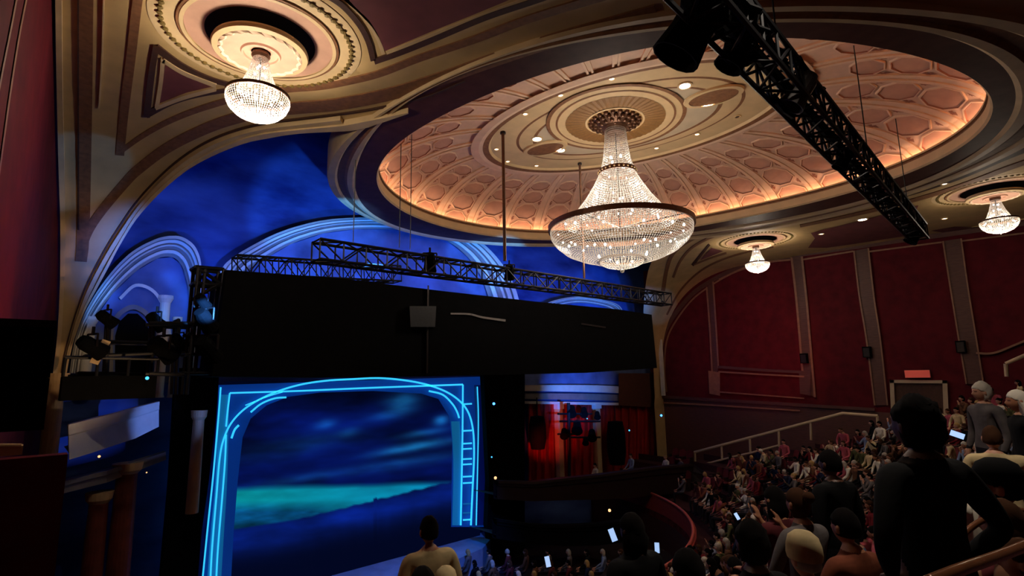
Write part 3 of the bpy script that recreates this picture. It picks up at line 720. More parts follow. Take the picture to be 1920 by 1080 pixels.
# half columns and an inner doorway within the left arch
mb = MB()
for (x0, x1, y0, y1) in ((160, 182, 600, 745), (300, 322, 560, 745), (326, 340, 600, 745)):
    A_ = w0((x0+x1)/2, y0, .15); B_ = w0((x0+x1)/2, y1, .15); rr = abs(w0(x1, y0).x-w0(x0, y0).x)/2
    mb.lathe((A_.x, A_.y, 0), [(rr*1.3, A_.z+.1), (rr*1.35, A_.z), (rr*.9, A_.z-.15), (rr, B_.z+.1), (rr*1.2, B_.z)], ARCH, 16)
trim(mb)
trim(patch([(216,700),(216,630),(224,603),(240,588),(258,588),(273,602),(283,628),(286,700)], BLK, w0, .06, 20))
mb = stroke([(208,700),(208,628),(218,596),(240,578),(260,578),(280,595),(293,628),(296,700)], 9, ARCH2, w0, 0, .2)
stroke([(225,560),(255,535),(290,548),(312,590),(320,640)], 6, ARCH, w0, 0, .16, mb=mb); trim(mb)
# gold/white pilaster strip at the right-hand corner
mb = MB(); A_ = at_Y(1229, 600, Y2-.1); B_ = at_Y(1237, 742, Y2-.1); A2 = at_Y(1237, 600, Y2-.1)
mb.box(((A_.x+A2.x)/2, Y2-.2, (A_.z+B_.z)/2), (.22, .2, A_.z-B_.z), ARCH); trim(mb)
# ---------------------------------------------------------------- stage portal
CYAN = mat('cyan_light_line', (60, 205, 235), emit=(42, 170, 215), es=1.6, var=0)
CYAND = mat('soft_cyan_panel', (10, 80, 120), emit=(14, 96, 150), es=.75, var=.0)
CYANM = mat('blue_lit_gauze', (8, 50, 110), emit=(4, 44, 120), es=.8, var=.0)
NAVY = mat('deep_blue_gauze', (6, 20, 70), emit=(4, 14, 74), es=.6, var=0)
root = empty('show_portal', (11, YW-.8, CZ-7.5)); tag(root, 'glowing cyan and blue show portal framing the painted drop on stage', 'stage portal')
def wp(off): return lambda x, y, t=0: at_Y(x, y, YW-off-t)
def rel(mb): c = Vector(root.location); mb.v = [tuple(Vector(p)-c) for p in mb.v]; return mb
outline = [(372,1150),(385,1020),(398,900),(408,760),(410,722),(905,706),(912,760),(918,900),(916,988),(846,988),(848,830),(842,780),(822,748),(790,738),(700,733),(600,736),(540,744),(500,760),(470,785),(455,820),(446,900),(438,1000),(430,1150)]
rel(patch(outline, CYANM, wp(.6), 0, 40)).build('gauze_frame', root)
rel(ribbon([(384,1150),(395,1000),(404,900),(411,740)], [(411,1150),(420,1000),(426,900),(430,740)], CYAND, wp(.66), 0, .04)).build('left_leg_panel', root)
rel(ribbon([(846,790),(850,870),(848,985)], [(862,790),(866,870),(864,985)], CYAND, wp(.66), 0, .04)).build('right_leg_panel', root)
rel(ribbon([(889,722),(894,860),(888,985)], [(905,722),(914,860),(910,985)], NAVY, wp(.66), 0, .04)).build('right_outer_panel', root)
tubes = [([(414,726),(409,790),(400,890),(390,985),(380,1085),(374,1150)], 3.2), ([(424,800),(427,770),(431,737)], 3.2), ([(431,737),(560,733),(700,727),(868,721)], 3.2),
 ([(868,721),(867,830),(864,985)], 3.2), ([(392,1150),(397,1040),(406,930),(412,860),(420,822),(436,790),(465,762),(510,738),(560,722),(610,714),(660,711),(712,709),(765,714),(810,724),(848,741),(874,766),(886,800),(889,850),(886,920),(883,985)], 3.4),
 ([(403,1150),(408,1040),(417,930),(422,865),(424,815)], 3.2), ([(434,822),(440,806),(448,797)], 4), ([(470,773),(490,757),(515,747),(537,745)], 3.4), ([(804,733),(830,740),(848,757),(857,772),(861,784)], 3.4), ([(460,760),(500,744),(530,735)], 2), ([(895,725),(897,800),(893,985)], 2.2)]
for P, wd in tubes: rel(stroke(P, wd, CYAN, wp(.72), 0, .06)).build('light_line', root)
for y in (758, 808, 832, 842, 861, 871, 894, 906, 945, 962, 975): rel(stroke([(868, y), (885, y-1)], 3, CYAN if y not in (945, 962) else CYAND, wp(.72), 0, .05)).build('rung', root)
# painted drop
def fbm(x, y, o=4): return noise.fractal(Vector((x, y, 3.3)), 1.0, 2.1, o)*.6
def sky(x, y):
    u = (x-445)/400; ys_ = y+(x-640)*.10
    n1 = fbm(x/170, ys_/46); n2 = fbm(x/85+9, ys_/22)
    c = np.array((2, 6, 34.))+np.array((3, 18, 78))*max(0, min(1, .35+.9*n1))
    c *= .35+.65*max(0, min(1, (y-715)/60))
    for (cx, cy, rx, ry, k) in ((755,752,32,16,.9),(728,778,42,10,.55),(610,795,20,8,.8),(655,810,20,8,.5),(827,789,14,9,1.1),(795,812,42,7,.75),(800,832,70,8,.9),(745,846,60,7,.5),(560,835,110,20,.25),(760,868,90,10,.4),(640,885,180,9,.35)):
        g = math.exp(-((x-cx)/rx)**2-((y-cy+(x-cx)*.16)/ry)**2)*k*max(0, .8+.7*n2); c = c+np.array((16, 84, 112))*g
    yt = 916-10*u+5*n1; low = 990-18*(x-445)/115 if x < 560 else 972-68*((x-560)/275)+2.5*noise.noise(Vector((x/16, 2, 0)))-(4 if 700 < x < 708 else 0)
    k = min(1, max(0, (y-yt+6)/12))
    t = (y-yt)/max(8, low-yt)
    teal = np.array((6, 128, 138))*(1-u*.4)+np.array((8, 70, 140))*u*.5
    fw = min(1, max(0, (y-938)/22))*min(1, max(0, (690-x)/110))
    teal = teal*(1-.9*fw)+np.array((8, 84, 150))*.75*fw*(.75+.8*n2)
    c = c*(1-k)+teal*(.95+.25*n2)*k
    kk = min(1, max(0, (y-low)/3)); dd = max(0, y-low)
    base = np.array((6, 30, 112))*math.exp(-((dd-20)/30)**2)*min(1.2, max(.1, .6+.8*n1))+np.array((2, 6, 28))
    return np.clip((c*(1-kk)+base*kk)*1.15, 0, 255)
drop = bpy.data.materials.new('painted_sea_sky_drop'); drop.use_nodes = True; N = drop.node_tree.nodes
at = N.new('ShaderNodeAttribute'); at.attribute_name = 'Col'; b = N['Principled BSDF']; b.inputs['Roughness'].default_value = .9; b.inputs['Specular IOR Level'].default_value = 0
b.inputs['Base Color'].default_value = (.0, .0, .0, 1)
drop.node_tree.links.new(at.outputs['Color'], b.inputs['Emission Color']); b.inputs['Emission Strength'].default_value = 1.0
nx, ny = 210, 180; V = []; Cc = []
for j in range(ny+1):
    for i in range(nx+1):
        x = 420+i*(900-420)/nx; y = 715+j*(1120-715)/ny
        V.append(at_Y(x, y, YW-.35)); c = sky(x, y); Cc.append(lin(c))
me = bpy.data.meshes.new('painted_drop'); me.from_pydata([tuple(v) for v in V], [], [(j*(nx+1)+i, j*(nx+1)+i+1, (j+1)*(nx+1)+i+1, (j+1)*(nx+1)+i) for j in range(ny) for i in range(nx)])
ca = me.color_attributes.new('Col', 'FLOAT_COLOR', 'POINT'); ca.data.foreach_set('color', [v for c in Cc for v in c]); me.materials.append(drop)
o = bpy.data.objects.new('painted_drop', me); col.objects.link(o); tag(o, 'backlit show drop with a teal sea horizon under dark blue clouds inside the portal', 'stage drop')
# stage floor with its bowed apron
mb = MB(); zt = CZ-7.5
apr = [at_Z(x, y, -7.5) for x, y in ((560,1175),(700,1110),(790,1075),(850,1052),(905,1028),(925,1005),(935,992))]
back = [Vector((p.x, YW, p.z)) for p in apr]; back[0].x = 2; apr[0] = Vector((2, apr[0].y-.4, zt))
n = len(apr)
mb.add([tuple(p) for p in apr]+[tuple(p) for p in back]+[(p.x, p.y, 0) for p in apr], [(i, i+1, n+i+1, n+i) for i in range(n-1)]+[(2*n+i, 2*n+i+1, i+1, i) for i in range(n-1)], STAGE)
struct(mb.build('floor_stage'))
# black masking legs beside the portal
def leg(pts, Y, label, m=BLK, th=.3):
    P = [at_Y(x, y, Y) for x, y in pts]; mb = MB(); n = len(P)
    mb.add([tuple(p) for p in P]+[(p.x, p.y+th, p.z) for p in P], [tuple(range(n)), tuple(range(2*n-1, n-1, -1))]+[(i, n+i, n+(i+1) % n, (i+1) % n) for i in range(n)], m)
    o = centred(mb, 'masking_leg', at_Y(pts[-1][0], 1100, Y)); tag(o, label, 'stage masking'); return o
leg([(330,690),(412,690),(404,790),(392,900),(378,1000),(366,1150),(296,1150),(318,900)], YW-1.2, 'black masking cloth left of the glowing portal')
leg([(907,700),(984,700),(984,1060),(925,1060),(914,985),(917,900)], YW-1.2, 'black masking cloth right of the glowing portal')
# ---------------------------------------------------------------- the hung black header
root = empty('stage_header', (13.5, 15, CZ)); tag(root, 'huge black masking box hung across the stage above the portal', 'stage masking')
P = [at_Y(x, y, 15) for x, y in ((425,506),(640,522),(825,545),(1010,566),(1160,580),(1222,590),(1232,690),(1100,699),(800,706),(600,708),(398,706))]
mb = MB(); n = len(P); mb.add([tuple(p-root.location) for p in P]+[(p.x-root.location.x, 1.4, p.z-root.location.z) for p in P], [tuple(range(n)), tuple(range(2*n-1, n-1, -1))]+[(i, n+i, n+(i+1) % n, (i+1) % n) for i in range(n)], BLK); mb.build('black_box', root)
def hp(x, y, t=0): return at_Y(x, y, 15-t)-root.location
mb = MB(); stroke([(845,588),(880,589),(905,595),(948,601)], (3, 4), ARCH2, hp, 0, .06, mb=mb); mb.build('torn_edge', root)
mb = MB(); stroke([(1090,607),(1110,610),(1136,614)], 3, DARKM, hp, 0, .06, mb=mb); mb.build('torn_edge', root)
mb = MB(); ribbon([(768,574),(770,613)], [(818,574),(816,613)], BLKM, hp, .02, .3, mb=mb); mb.build('hung_box', root)
mb = MB(); stroke([(803,535),(801,700)], 3, DARKM, hp, 0, .12, mb=mb); mb.build('cable', root)
# ---------------------------------------------------------------- trusses
def truss(name, A, B, s, label, bays, m=BLKM, r=.035, hang=()):
    A = Vector(A); B = Vector(B); c = (A+B)/2; root = empty(name, A); tag(root, label, 'truss')
    X = (B-A).normalized(); Z = Vector((0, 0, 1)); Z = (Z-X*Z.dot(X)).normalized(); Y = Z.cross(X)
    cr = [(a, b) for a in (-.5, .5) for b in (-.5, .5)]; L = (B-A).length
    def p(t, a, b): return X*(L*t)+Y*(a*s)+Z*(b*s)
    mb = MB()
    for a, b in cr: mb.tube([p(0, a, b), p(1, a, b)], r, m, 6)
    mb.build('chord', root)
    mb = MB()
    for i in range(bays):
        t0, t1 = i/bays, (i+1)/bays
        for (a, b), (c_, e) in (((-.5,-.5),(-.5,.5)), ((.5,-.5),(.5,.5)), ((-.5,-.5),(.5,-.5)), ((-.5,.5),(.5,.5))):
            mb.tube([p(t0, a, b), p(t0, c_, e)], r*.6, m, 5)
            mb.tube([p(t0, *((a, b) if i % 2 else (c_, e))), p(t1, *((c_, e) if i % 2 else (a, b)))], r*.6, m, 5)
    for (a, b), (c_, e) in (((-.5,-.5),(-.5,.5)), ((.5,-.5),(.5,.5)), ((-.5,-.5),(.5,-.5)), ((-.5,.5),(.5,.5))): mb.tube([p(1, a, b), p(1, c_, e)], r*.6, m, 5)
    mb.build('lattice', root); return root
tl = at_Y(592, 470, 11.8); tr = at_Y(1250, 562, 11.8); tz = (tl.z+tr.z)/2
truss('lighting_truss', (tl.x, 11.8, tl.z), (tr.x, 11.8, tr.z), .46, 'long black box truss slung across the stage in front of the black header', 26)
tl2 = at_Y(560, 520, 14.3); tr2 = at_Y(900, 560, 14.3)
truss('lighting_truss', at_Y(440, 498, 15.4), at_Y(745, 515, 15.4), .5, 'shorter black truss lying along the top left of the black header', 14, r=.03)
def hang_rod(x, y0, y1, Y, label, r=.05):
    A = at_Y(x, y0, Y); B = at_Y(x-3, y1, Y); B.x = A.x; mb = MB(); mb.tube([(0, 0, 0), (0, 0, A.z-B.z)], r, BRONZE, 8); mb.tube([(0, 0, (A.z-B.z)-.02), (0, 0, (A.z-B.z)+.05)], r*1.8, DARKM, 8)
    o = mb.build('hanging_rod', None, (A.x, A.y, B.z)); tag(o, label, 'hanging rod')
hang_rod(943, 250, 488, 11.8, 'long brown rod hanging from the dome to the stage truss, left one')
hang_rod(1087, 308, 520, 11.8, 'brown rod hanging from the dome behind the left side of the great chandelier', .04)
def wire(x, y0, y1, Y, label):
    A = at_Y(x, y0, Y); B = at_Y(x, y1, Y); mb = MB(); mb.tube([(0, 0, 0), (0, 0, A.z-B.z)], .012, BLKM, 5); o = mb.build('hanging_wire', None, (A.x, A.y, B.z)); tag(o, label, 'wire')
for x, y0, y1, t in ((667,300,455,'thin wire down to the left part of the stage truss'),(752,270,465,'thin wire crossing the left rim of the dome, left one'),(772,252,468,'thin wire crossing the left rim of the dome, right one')): wire(x, y0, y1, 11.8, t)
# small fixtures on the stage truss
def fixture(name, loc, s, target, label, m=BLK, group=None, cat='stage light', lamp=None):
    root = empty(name, loc); tag(root, label, cat, group)
    D = (Vector(target)-Vector(loc)).normalized(); q = D.to_track_quat('-Z', 'Y').to_matrix()
    a = MB(); a.lathe((0, 0, 0), [(.001, .5*s), (.22*s, .5*s), (.3*s, .3*s), (.3*s, -.1*s), (.36*s, -.5*s), (.33*s, -.5*s), (.28*s, -.2*s), (.001, -.2*s)], m, 14, q); a.build('body', root)
    a = MB()
    for sg in (-1, 1): a.tube([q @ Vector((sg*.36*s, 0, 0)), q @ Vector((sg*.36*s, 0, 0))+Vector((0, 0, .5*s))], .04*s, DARKM, 6)
    a.tube([q @ Vector((-.36*s, 0, 0))+Vector((0, 0, .5*s)), q @ Vector((.36*s, 0, 0))+Vector((0, 0, .5*s))], .04*s, DARKM, 6); a.tube([(0, 0, .45*s), (0, 0, .8*s)], .06*s, DARKM, 6); a.build('yoke', root)
    if lamp:
        a = MB(); a.lathe((0, 0, 0), [(.001, -.3*s), (.3*s, -.35*s)], lamp, 14, q); a.build('lens', root)
    return root
fixture('stage_light', at_Y(806, 492, 11.7), .5, at_Y(806, 900, 15), 'black lamp under the long stage truss above the portal centre')
fixture('stage_light', at_Y(955, 510, 11.7), .45, at_Y(955, 900, 15), 'black lamp on the long stage truss below the end of the brown rod')
# the big front-of-house truss
fz = 3.9; fa = at_Z(1340, 5, fz); fb = at_Z(1722, 436, fz); fy = (fa.y+fb.y)/2
dirv = (fb-fa).normalized()
FT = truss('front_truss', fa-dirv*1.2, fb, .42, 'large black front-of-house truss running away to the red wall under the dome', 30, BLKM, .035)
for (px, py, s, t) in ((1300,50,.78,'big black moving light sticking out left of the front truss top'),(1385,92,.5,'black lamp hanging under the front truss, right of the biggest one'),(1582,300,.34,'small black lamp hanging below the middle of the front truss'),(1500,170,.5,'round grey lamp inside the front truss'),(1715,440,.5,'dark lamp at the far end of the front truss')):
    P = at_Z(px, py, fz-.1-(.2 if s < .4 else 0)); fixture('moving_light', P, s, P+Vector((-.3, .6, -1)), t, BLK if 'grey' not in t else mat('grey_metal', (86, 80, 78), .5, .3))
mb = MB(); rnd = random.Random(5)
for k in range(46):                                         # cable loops and clamps dressed along the truss
    t = rnd.random()*.98; P = fa.lerp(fb, t)-fa; w_ = .24
    a = P+Vector((0, rnd.uniform(-w_, w_), rnd.uniform(-w_, w_))); b = a+dirv*rnd.uniform(.2, .8)+Vector((0, rnd.uniform(-.1, .1), rnd.uniform(-.12, .12)))
    mb.tube([a, (a+b)/2+Vector((0, 0, -.06)), b], rnd.uniform(.02, .05), BLK, 5)
mb.tube([Vector((0, -.02, -.1)), fb-fa+Vector((0, -.02, -.1))], .07, BLK, 8)
mb.tube([Vector((0, .1, .12)), fb-fa+Vector((0, .1, .12))], .04, BLK, 8)
o = mb.build('cable_loom', FT); o.location = fa-FT.location
for k in range(9):
    t = .06+k*.012; 
mb = MB()
for t, a, b, s in ((.0, .1, .0, .5), (.035, -.05, .05, .45), (.07, .1, -.05, .4)):
    P = fa.lerp(fb, t)-fa; mb.sphere(P+Vector((0, a, b)), s*.6, BLK, 6, (1.2, .8, .8))
o = mb.build('wrapped_cable_bundle', FT); o.location = fa-FT.location
hang_P = []
for t in (.15, .55, .9):
    P = fa.lerp(fb, t); mb = MB(); mb.tube([(0, 0, 0), (0, 0, H+CZ-P.z+.2)], .012, BLKM, 5); o = mb.build('hanging_wire', None, P+Vector((0, 0, .25))); tag(o, 'thin wire holding the %s of the front truss' % {.15: 'near end', .55: 'middle', .9: 'far end'}[t], 'wire')
# ---------------------------------------------------------------- scaffold and lamps at the left of the header
def scaffold(pts, Y, label, r=.045):
    root = empty('scaffold_frame', at_Y(pts[0][0][0], 745, Y)); tag(root, label, 'scaffold')
    mb = MB()
    for A, B in pts:
        for dy in (0, .5): mb.tube([at_Y(*A, Y)+Vector((0, dy, 0))-root.location, at_Y(*B, Y)+Vector((0, dy, 0))-root.location], r, BLKM, 6)
    for A, B in pts[:6]: mb.tube([at_Y(*A, Y)-root.location, at_Y(*A, Y)+Vector((0, .5, 0))-root.location], r, BLKM, 6)
    mb.build('tubes', root); return root
scaffold([((367,500),(420,505)),((366,530),(420,536)),((355,606),(415,606)),((350,665),(405,662)),((345,700),(400,700)),((372,500),(350,740)),((420,504),(398,706)),((385,505),(365,700)),((367,500),(420,536)),((366,560),(415,530)),((352,625),(405,648)),((280,606),(355,606)),((280,700),(345,703))], 15.3, 'black scaffold frame with rigging at the left end of the black header')
scaffold([((150,700),(300,702)),((170,640),(360,645)),((160,668),(350,660)),((290,600),(282,745)),((205,600),(200,700)),((335,600),(330,740)),((300,610),(360,612)),((130,706),(290,706))], 17, 'black tube rig standing across the blue left arch', .05)
for (x, y, Y, s, t) in ((293,603,16.5,.5,'upper black lamp in front of the blue left arch'),(385,600,14.9,.6,'black lamp left of the header, midway up the scaffold'),(380,565,14.9,.4,'small black lamp high on the scaffold left of the header'),(305,655,16.3,.7,'large black lamp right of the dark doorway in the left arch'),(200,598,16.4,.45,'black lamp left of the dark doorway in the left arch'),(172,650,16.3,.6,'black lamp low at the left side of the left arch'),(390,655,15,.7,'black lamp at the bottom of the scaffold left of the header'),(335,640,16.3,.45,'black lamp against the lower right of the left arch')):
    fixture('stage_light', at_Y(x, y, Y), s, at_Y(600, 900, 19), t)
mb = MB(); P = at_Y(188, 660, 16.4); mb.box((0, 0, 0), (.18, .05, .6), CREAM, Matrix.Rotation(.35, 3, 'Y')); o = mb.build('paper_tag', None, P); tag(o, 'pale slanting board beside the lamps at lower left of the blue arch', 'board')
# black platform under the left arch
root = empty('lighting_platform', at_Y(205, 745, 16.5)); tag(root, 'long black lighting platform below the blue left arch', 'platform')
a_, b_ = at_Y(118, 706, 16.5), at_Y(291, 746, 16.5); mb = MB(); mb.box(((a_.x+b_.x)/2-root.location.x, .4, (a_.z+b_.z)/2-root.location.z), (b_.x-a_.x, .8, a_.z-b_.z), BLK); mb.build('deck', root)
mb = MB(); mb.tube([Vector((a_.x, 16.5, a_.z+.45))-root.location, Vector((b_.x, 16.5, a_.z+.42))-root.location], .04, BLKM)
for k in range(4): X = a_.x+(b_.x-a_.x)*k/3; mb.tube([Vector((X, 16.5, a_.z))-root.location, Vector((X, 16.5, a_.z+.44))-root.location], .035, BLKM)
mb.build('guard_rail', root)
# ---------------------------------------------------------------- side boxes
def box_front(top, bot, Y0, Y1_, label, m, th=.25, extra=None, depth=1.9):
    n = len(top); Ys = [Y0+(Y1_-Y0)*k/(n-1) for k in range(n)]; T = [at_Y(x, y, Y) for (x, y), Y in zip(top, Ys)]; B = [at_Y(x, y, Y) for (x, y), Y in zip(bot, Ys)]
    c = (T[0]+B[-1])/2; root = empty('box_balcony', c); tag(root, label, 'theatre box')
    mb = MB(); q = Vector((0, th, 0))
    mb.loops([[p-c for p in T], [p-c+Vector((0, -.06, -.02)) for p in T], [p*.75+b*.25-c+Vector((0, -.06, 0)) for p, b in zip(T, B)], [p*.7+b*.3-c for p, b in zip(T, B)], [p-c for p in B], [p-c+q for p in B], [p-c+q for p in T], [p-c for p in T]], m, closed=False)
    mb.build('parapet', root)
    mb = MB(); mb.loops([[p+Vector((0, -.1, .05))-c for p in T], [p+Vector((0, -.12, -.06))-c for p in T], [p+Vector((0, .3, -.06))-c for p in T], [p+Vector((0, .3, .05))-c for p in T], [p+Vector((0, -.1, .05))-c for p in T]], extra or m, closed=False); mb.build('top_rail', root)
    mb = MB(); fl = [p*.2+b*.8 for p, b in zip(T, B)]; mb.loops([[p-c for p in fl], [Vector((p.x, min(YW-.1, p.y+depth), p.z))-c for p in fl]], CONC, closed=False); mb.build('box_floor', root)
    return root
box_front([(128,800),(170,789),(212,779),(254,767),(298,756)], [(130,862),(170,850),(212,836),(254,822),(298,800)], 17.0, 19.5, 'pale stepped box front at left lit blue at its right end', ARCH, extra=ARCH)
box_front([(120,905),(200,885),(310,850)], [(120,925),(200,905),(312,862)], 18.2, 19.8, 'lower narrow box ledge at left below the blue lit front', ARCH2)
LB = [at_Y(x, y, 19.6) for x, y in ((300,760),(330,760))]
COLR = mat('reddish_brown_marble', (118, 58, 46), .45, var=.3, scale=3)
# columns below the left boxes
for (x0, x1, y0, y1, t) in ((166, 192, 925, 1090, 'left reddish column below the left boxes'), (217, 243, 870, 1090, 'right reddish column below the left boxes'), (90, 104, 700, 900, 'slim pale column end beside the dark left wall'), (362, 372, 770, 960, 'slim grey column left of the glowing portal')):
    A_ = at_Y(x0, y0, 19.4); B_ = at_Y(x1, y1, 19.4); rr = (B_.x-A_.x)/2; root = empty('column', ((A_.x+B_.x)/2, 19.4, B_.z)); tag(root, t, 'column'); h = A_.z-B_.z
    mb = MB(); mb.lathe((0, 0, 0), [(rr*1.0, 0), (rr*.95, h*.5), (rr*.88, h-.3)], COLR if 'red' in t else CREAM, 20); mb.build('shaft', root)
    mb = MB(); mb.lathe((0, 0, h-.3), [(rr*.88, 0), (rr*1.2, .1), (rr*1.3, .3), (0, .3)], CREAM, 20); mb.build('capital', root)
# loudspeaker array on the near left wall
P = at_Y(36, 700, 6); root = empty('loudspeaker_stack', P); tag(root, 'big black loudspeaker block on the near left wall', 'loudspeaker')
A_, B_ = at_Y(-70, 608, 6), at_Y(82, 806, 6); A_.x = max(A_.x, wlx(6)+.12)
n = 4; hh = (A_.z-B_.z)/n
for k in range(n):
    mb = MB(); mb.box((A_.x/2+B_.x/2-P.x, .25, A_.z-hh*(k+.5)-P.z), (B_.x-A_.x, .5, hh*.985), BLK); mb.build('cabinet', root)
mb = MB(); mb.box((A_.x/2+B_.x/2-P.x, .25, A_.z-P.z+.03), (B_.x-A_.x, .5, .06), BLKM); mb.build('top_bracket', root)
P = at_Y(20, 842, 8.5); root = empty('box_rail', P); tag(root, 'tan horizontal rail and ledge under the black loudspeaker at far left', 'rail')
A_, B_ = at_Y(-60, 836, 8.5)-P, at_Y(40, 836, 8.5)-P; mb = MB(); mb.tube([A_, B_], .025, CREAM); mb.build('rail', root)
A_, B_ = at_Y(-60, 852, 8.5)-P, at_Y(42, 852, 8.5)-P; mb = MB(); mb.box(((A_.x+B_.x)/2, .1, A_.z), (B_.x-A_.x, .2, .1), CREAM); mb.build('ledge', root)
mb = MB(); A_, B_ = at_Y(-80, 870, 8.7), at_Y(95, 1150, 8.7); mb.box(((A_.x+B_.x)/2, 8.85, (A_.z+B_.z)/2), (B_.x-A_.x, .25, A_.z-B_.z), REDW); o = centred(mb, 'partition', ((A_.x+B_.x)/2, 8.8, B_.z)); tag(o, 'dim red partition at the bottom left corner', 'partition')
# right side box opening: entablature, curtains, pilasters
mb = MB()
mb.add([], [], ARCH)
ribbon([(984,722),(1100,722),(1160,724)], [(984,733),(1100,735),(1160,737)], ARCH, W2(.0), 0, .6, mb=mb); ribbon([(984,737),(1100,738),(1160,740)], [(984,748),(1100,750),(1160,752)], ARCH2, W2(0), 0, .4, mb=mb)
ribbon([(984,752),(1160,755)], [(984,757),(1160,760)], ARCH, W2(0), 0, .5, mb=mb); trim(mb)
trim(ribbon([(1160,700),(1160,760)], [(1240,700),(1240,765)], WOOD, W2(0), 0, .5))
trim(patch([(984,640),(1240,640),(1240,722),(984,722)], NAVY if False else RECESS, W2(0), .02, 60))
mb = MB(); pts = []
for k in range(121):
    x = 990+k*(1240-990)/120; pts.append((x, .12*math.sin(k*.9)))
mb.loops([[w0(x, 757, .15+o_) for x, o_ in pts], [w0(x, 905, .15+o_) for x, o_ in pts]], REDC, closed=False)
o = mb.build('box_curtain'); tag(o, 'red velvet curtain wall behind the right-hand boxes, lit red beside the loudspeaker', 'curtain')
for (x0, x1, m, t) in ((1046, 1059, CREAM, 'pale pilaster between the red curtain and the lamp tower'), (1117, 1131, CREAM, 'pale pilaster right of the lamp tower on the right')):
    A_, B_ = at_Y(x0, 757, YW-.5), at_Y(x1, 900, YW-.5); root = empty('pilaster', ((A_.x+B_.x)/2, YW-.35, B_.z)); tag(root, t, 'pilaster'); h = A_.z-B_.z
    mb = MB(); mb.box((0, 0, h/2), (B_.x-A_.x, .3, h), m); mb.build('shaft', root); mb = MB(); mb.box((0, 0, h-.15), ((B_.x-A_.x)*1.4, .4, .3), ARCH); mb.build('capital', root)
for (x0, x1, y0, y1, Y, t) in ((996, 1020, 780, 842, YW-1.6, 'black oval loudspeaker hung before the red curtain'), (1143, 1168, 790, 870, YW-1.2, 'dark hanging loudspeaker right of the lamp tower')):
    A_, B_ = at_Y(x0, y0, Y), at_Y(x1, y1, Y); root = empty('loudspeaker', ((A_.x+B_.x)/2, Y, B_.z)); tag(root, t, 'loudspeaker'); h = A_.z-B_.z; r_ = (B_.x-A_.x)/2
    mb = MB(); mb.lathe((0, 0, 0), [(.01, 0), (r_*.8, .05), (r_, h*.3), (r_, h*.7), (r_*.8, h-.05), (.01, h)], BLK, 16); mb.build('cabinet', root); mb = MB(); mb.tube([(0, 0, h-.05), (0, 0, h+.9)], .03, BLKM); mb.build('hanger', root)
# lamp tower
Y = YW-2.2; root = empty('lamp_tower', at_Y(1067, 912, Y)); tag(root, 'black pole tower with lamps standing in the right-hand box', 'lighting tower')
def tw(x, y): return at_Y(x, y, Y)-root.location
mb = MB(); mb.tube([tw(1068, 912), tw(1066, 755)], .09, BLKM); mb.build('pole', root)
mb = MB()
for (xa, xb, y) in ((1046, 1110, 776), (1050, 1125, 790), (1046, 1085, 814), (1066, 1125, 820)): mb.tube([tw(xa, y), tw(xb, y)], .05, BLKM)
mb.build('crossbar', root)
for (x, y, s) in ((1072, 770, .7), (1095, 772, .6), (1082, 800, .8), (1110, 815, .7), (1058, 812, .6), (1098, 826, .5), (1120, 778, .5)): 
    a = MB(); q = (Vector((-.6, -.5, -.5))).to_track_quat('-Z', 'Y').to_matrix(); a.lathe(tw(x, y), [(.001, .45*s), (.25*s, .4*s), (.3*s, -.1*s), (.38*s, -.45*s), (.001, -.3*s)], BLK, 12, q); a.build('lamp_body', root)
box_front([(932,903),(1000,905),(1060,898),(1120,892),(1180,884),(1240,876),(1298,872),(1316,884)], [(932,936),(1000,940),(1060,938),(1120,937),(1180,934),(1240,928),(1298,922),(1318,905)], 19.0, 15.5, 'dark curved box front at right carrying the blue lamps', SEATB, extra=SEATB)
box_front([(930,975),(1000,985),(1060,987),(1120,984),(1185,976)], [(930,1010),(1000,1020),(1060,1024),(1120,1023),(1185,1015)], 18.6, 15.6, 'second darker curved front below the blue lamps', BLK)
# ---- little coloured pilot lamps
BLED = mat('blue_led', (80, 150, 255), emit=(60, 130, 255), es=6, var=0); WLED = mat('warm_led', (255, 200, 140), emit=(255, 190, 130), es=1.6, var=0); CLED = mat('cyan_led', (90, 200, 255), emit=(70, 190, 255), es=1.6, var=0)
def led(px, py, r, m, Y, label, cat='stage lamp'):
    P = at_Y(px, py, Y); root = empty('small_stage_lamp', P); tag(root, label, cat); r *= .62
    q = (EYE-P).normalized().to_track_quat('-Z', 'Y').to_matrix()
    a = MB(); a.lathe((0, 0, 0), [(.001, r*2), (r*1.2, r*1.8), (r*1.3, 0), (r*1.1, 0)], BLK, 12, q); a.build('housing', root); a = MB(); a.sphere((0, 0, 0), r, m, 5); a.build('lens', root)
for a_ in ((926,757,.10,BLED,19.6,'bright blue lamp at the top right of the portal'),(922,857,.06,CLED,19.6,'small cyan lamp right of the portal, midway down'),(929,896,.11,WLED,19.6,'round warm lamp right of the portal'),(1240,779,.11,BLED,19.0,'blue lamp high at right under the red panelled wall'),(1180,807,.08,CLED,19.6,'cyan lamp right of the lamp tower'),(1067,915,.12,BLED,18.3,'bright blue lamp on the dark curved box front, left one'),(1181,907,.11,BLED,17.1,'bright blue lamp on the dark curved box front, right one'),(1138,908,.05,BLED,17.4,'faint blue lamp between the two bright ones on the box front'),(1082,914,.04,BLED,18.0,'tiny blue lamp just right of the left blue lamp'),(1143,957,.10,WLED,14.4,'warm yellowish lamp below the dark box front'),(1101,785,.05,CLED,19.1,'tiny cyan lamp on the lamp tower top'),(276,709,.07,CLED,16.3,'small cyan lamp at the right end of the black platform'),(186,856,.05,WLED,17,'small warm light below the pale left box front'),(275,886,.03,WLED,18,'tiny warm light left of the grey column')): led(*a_)
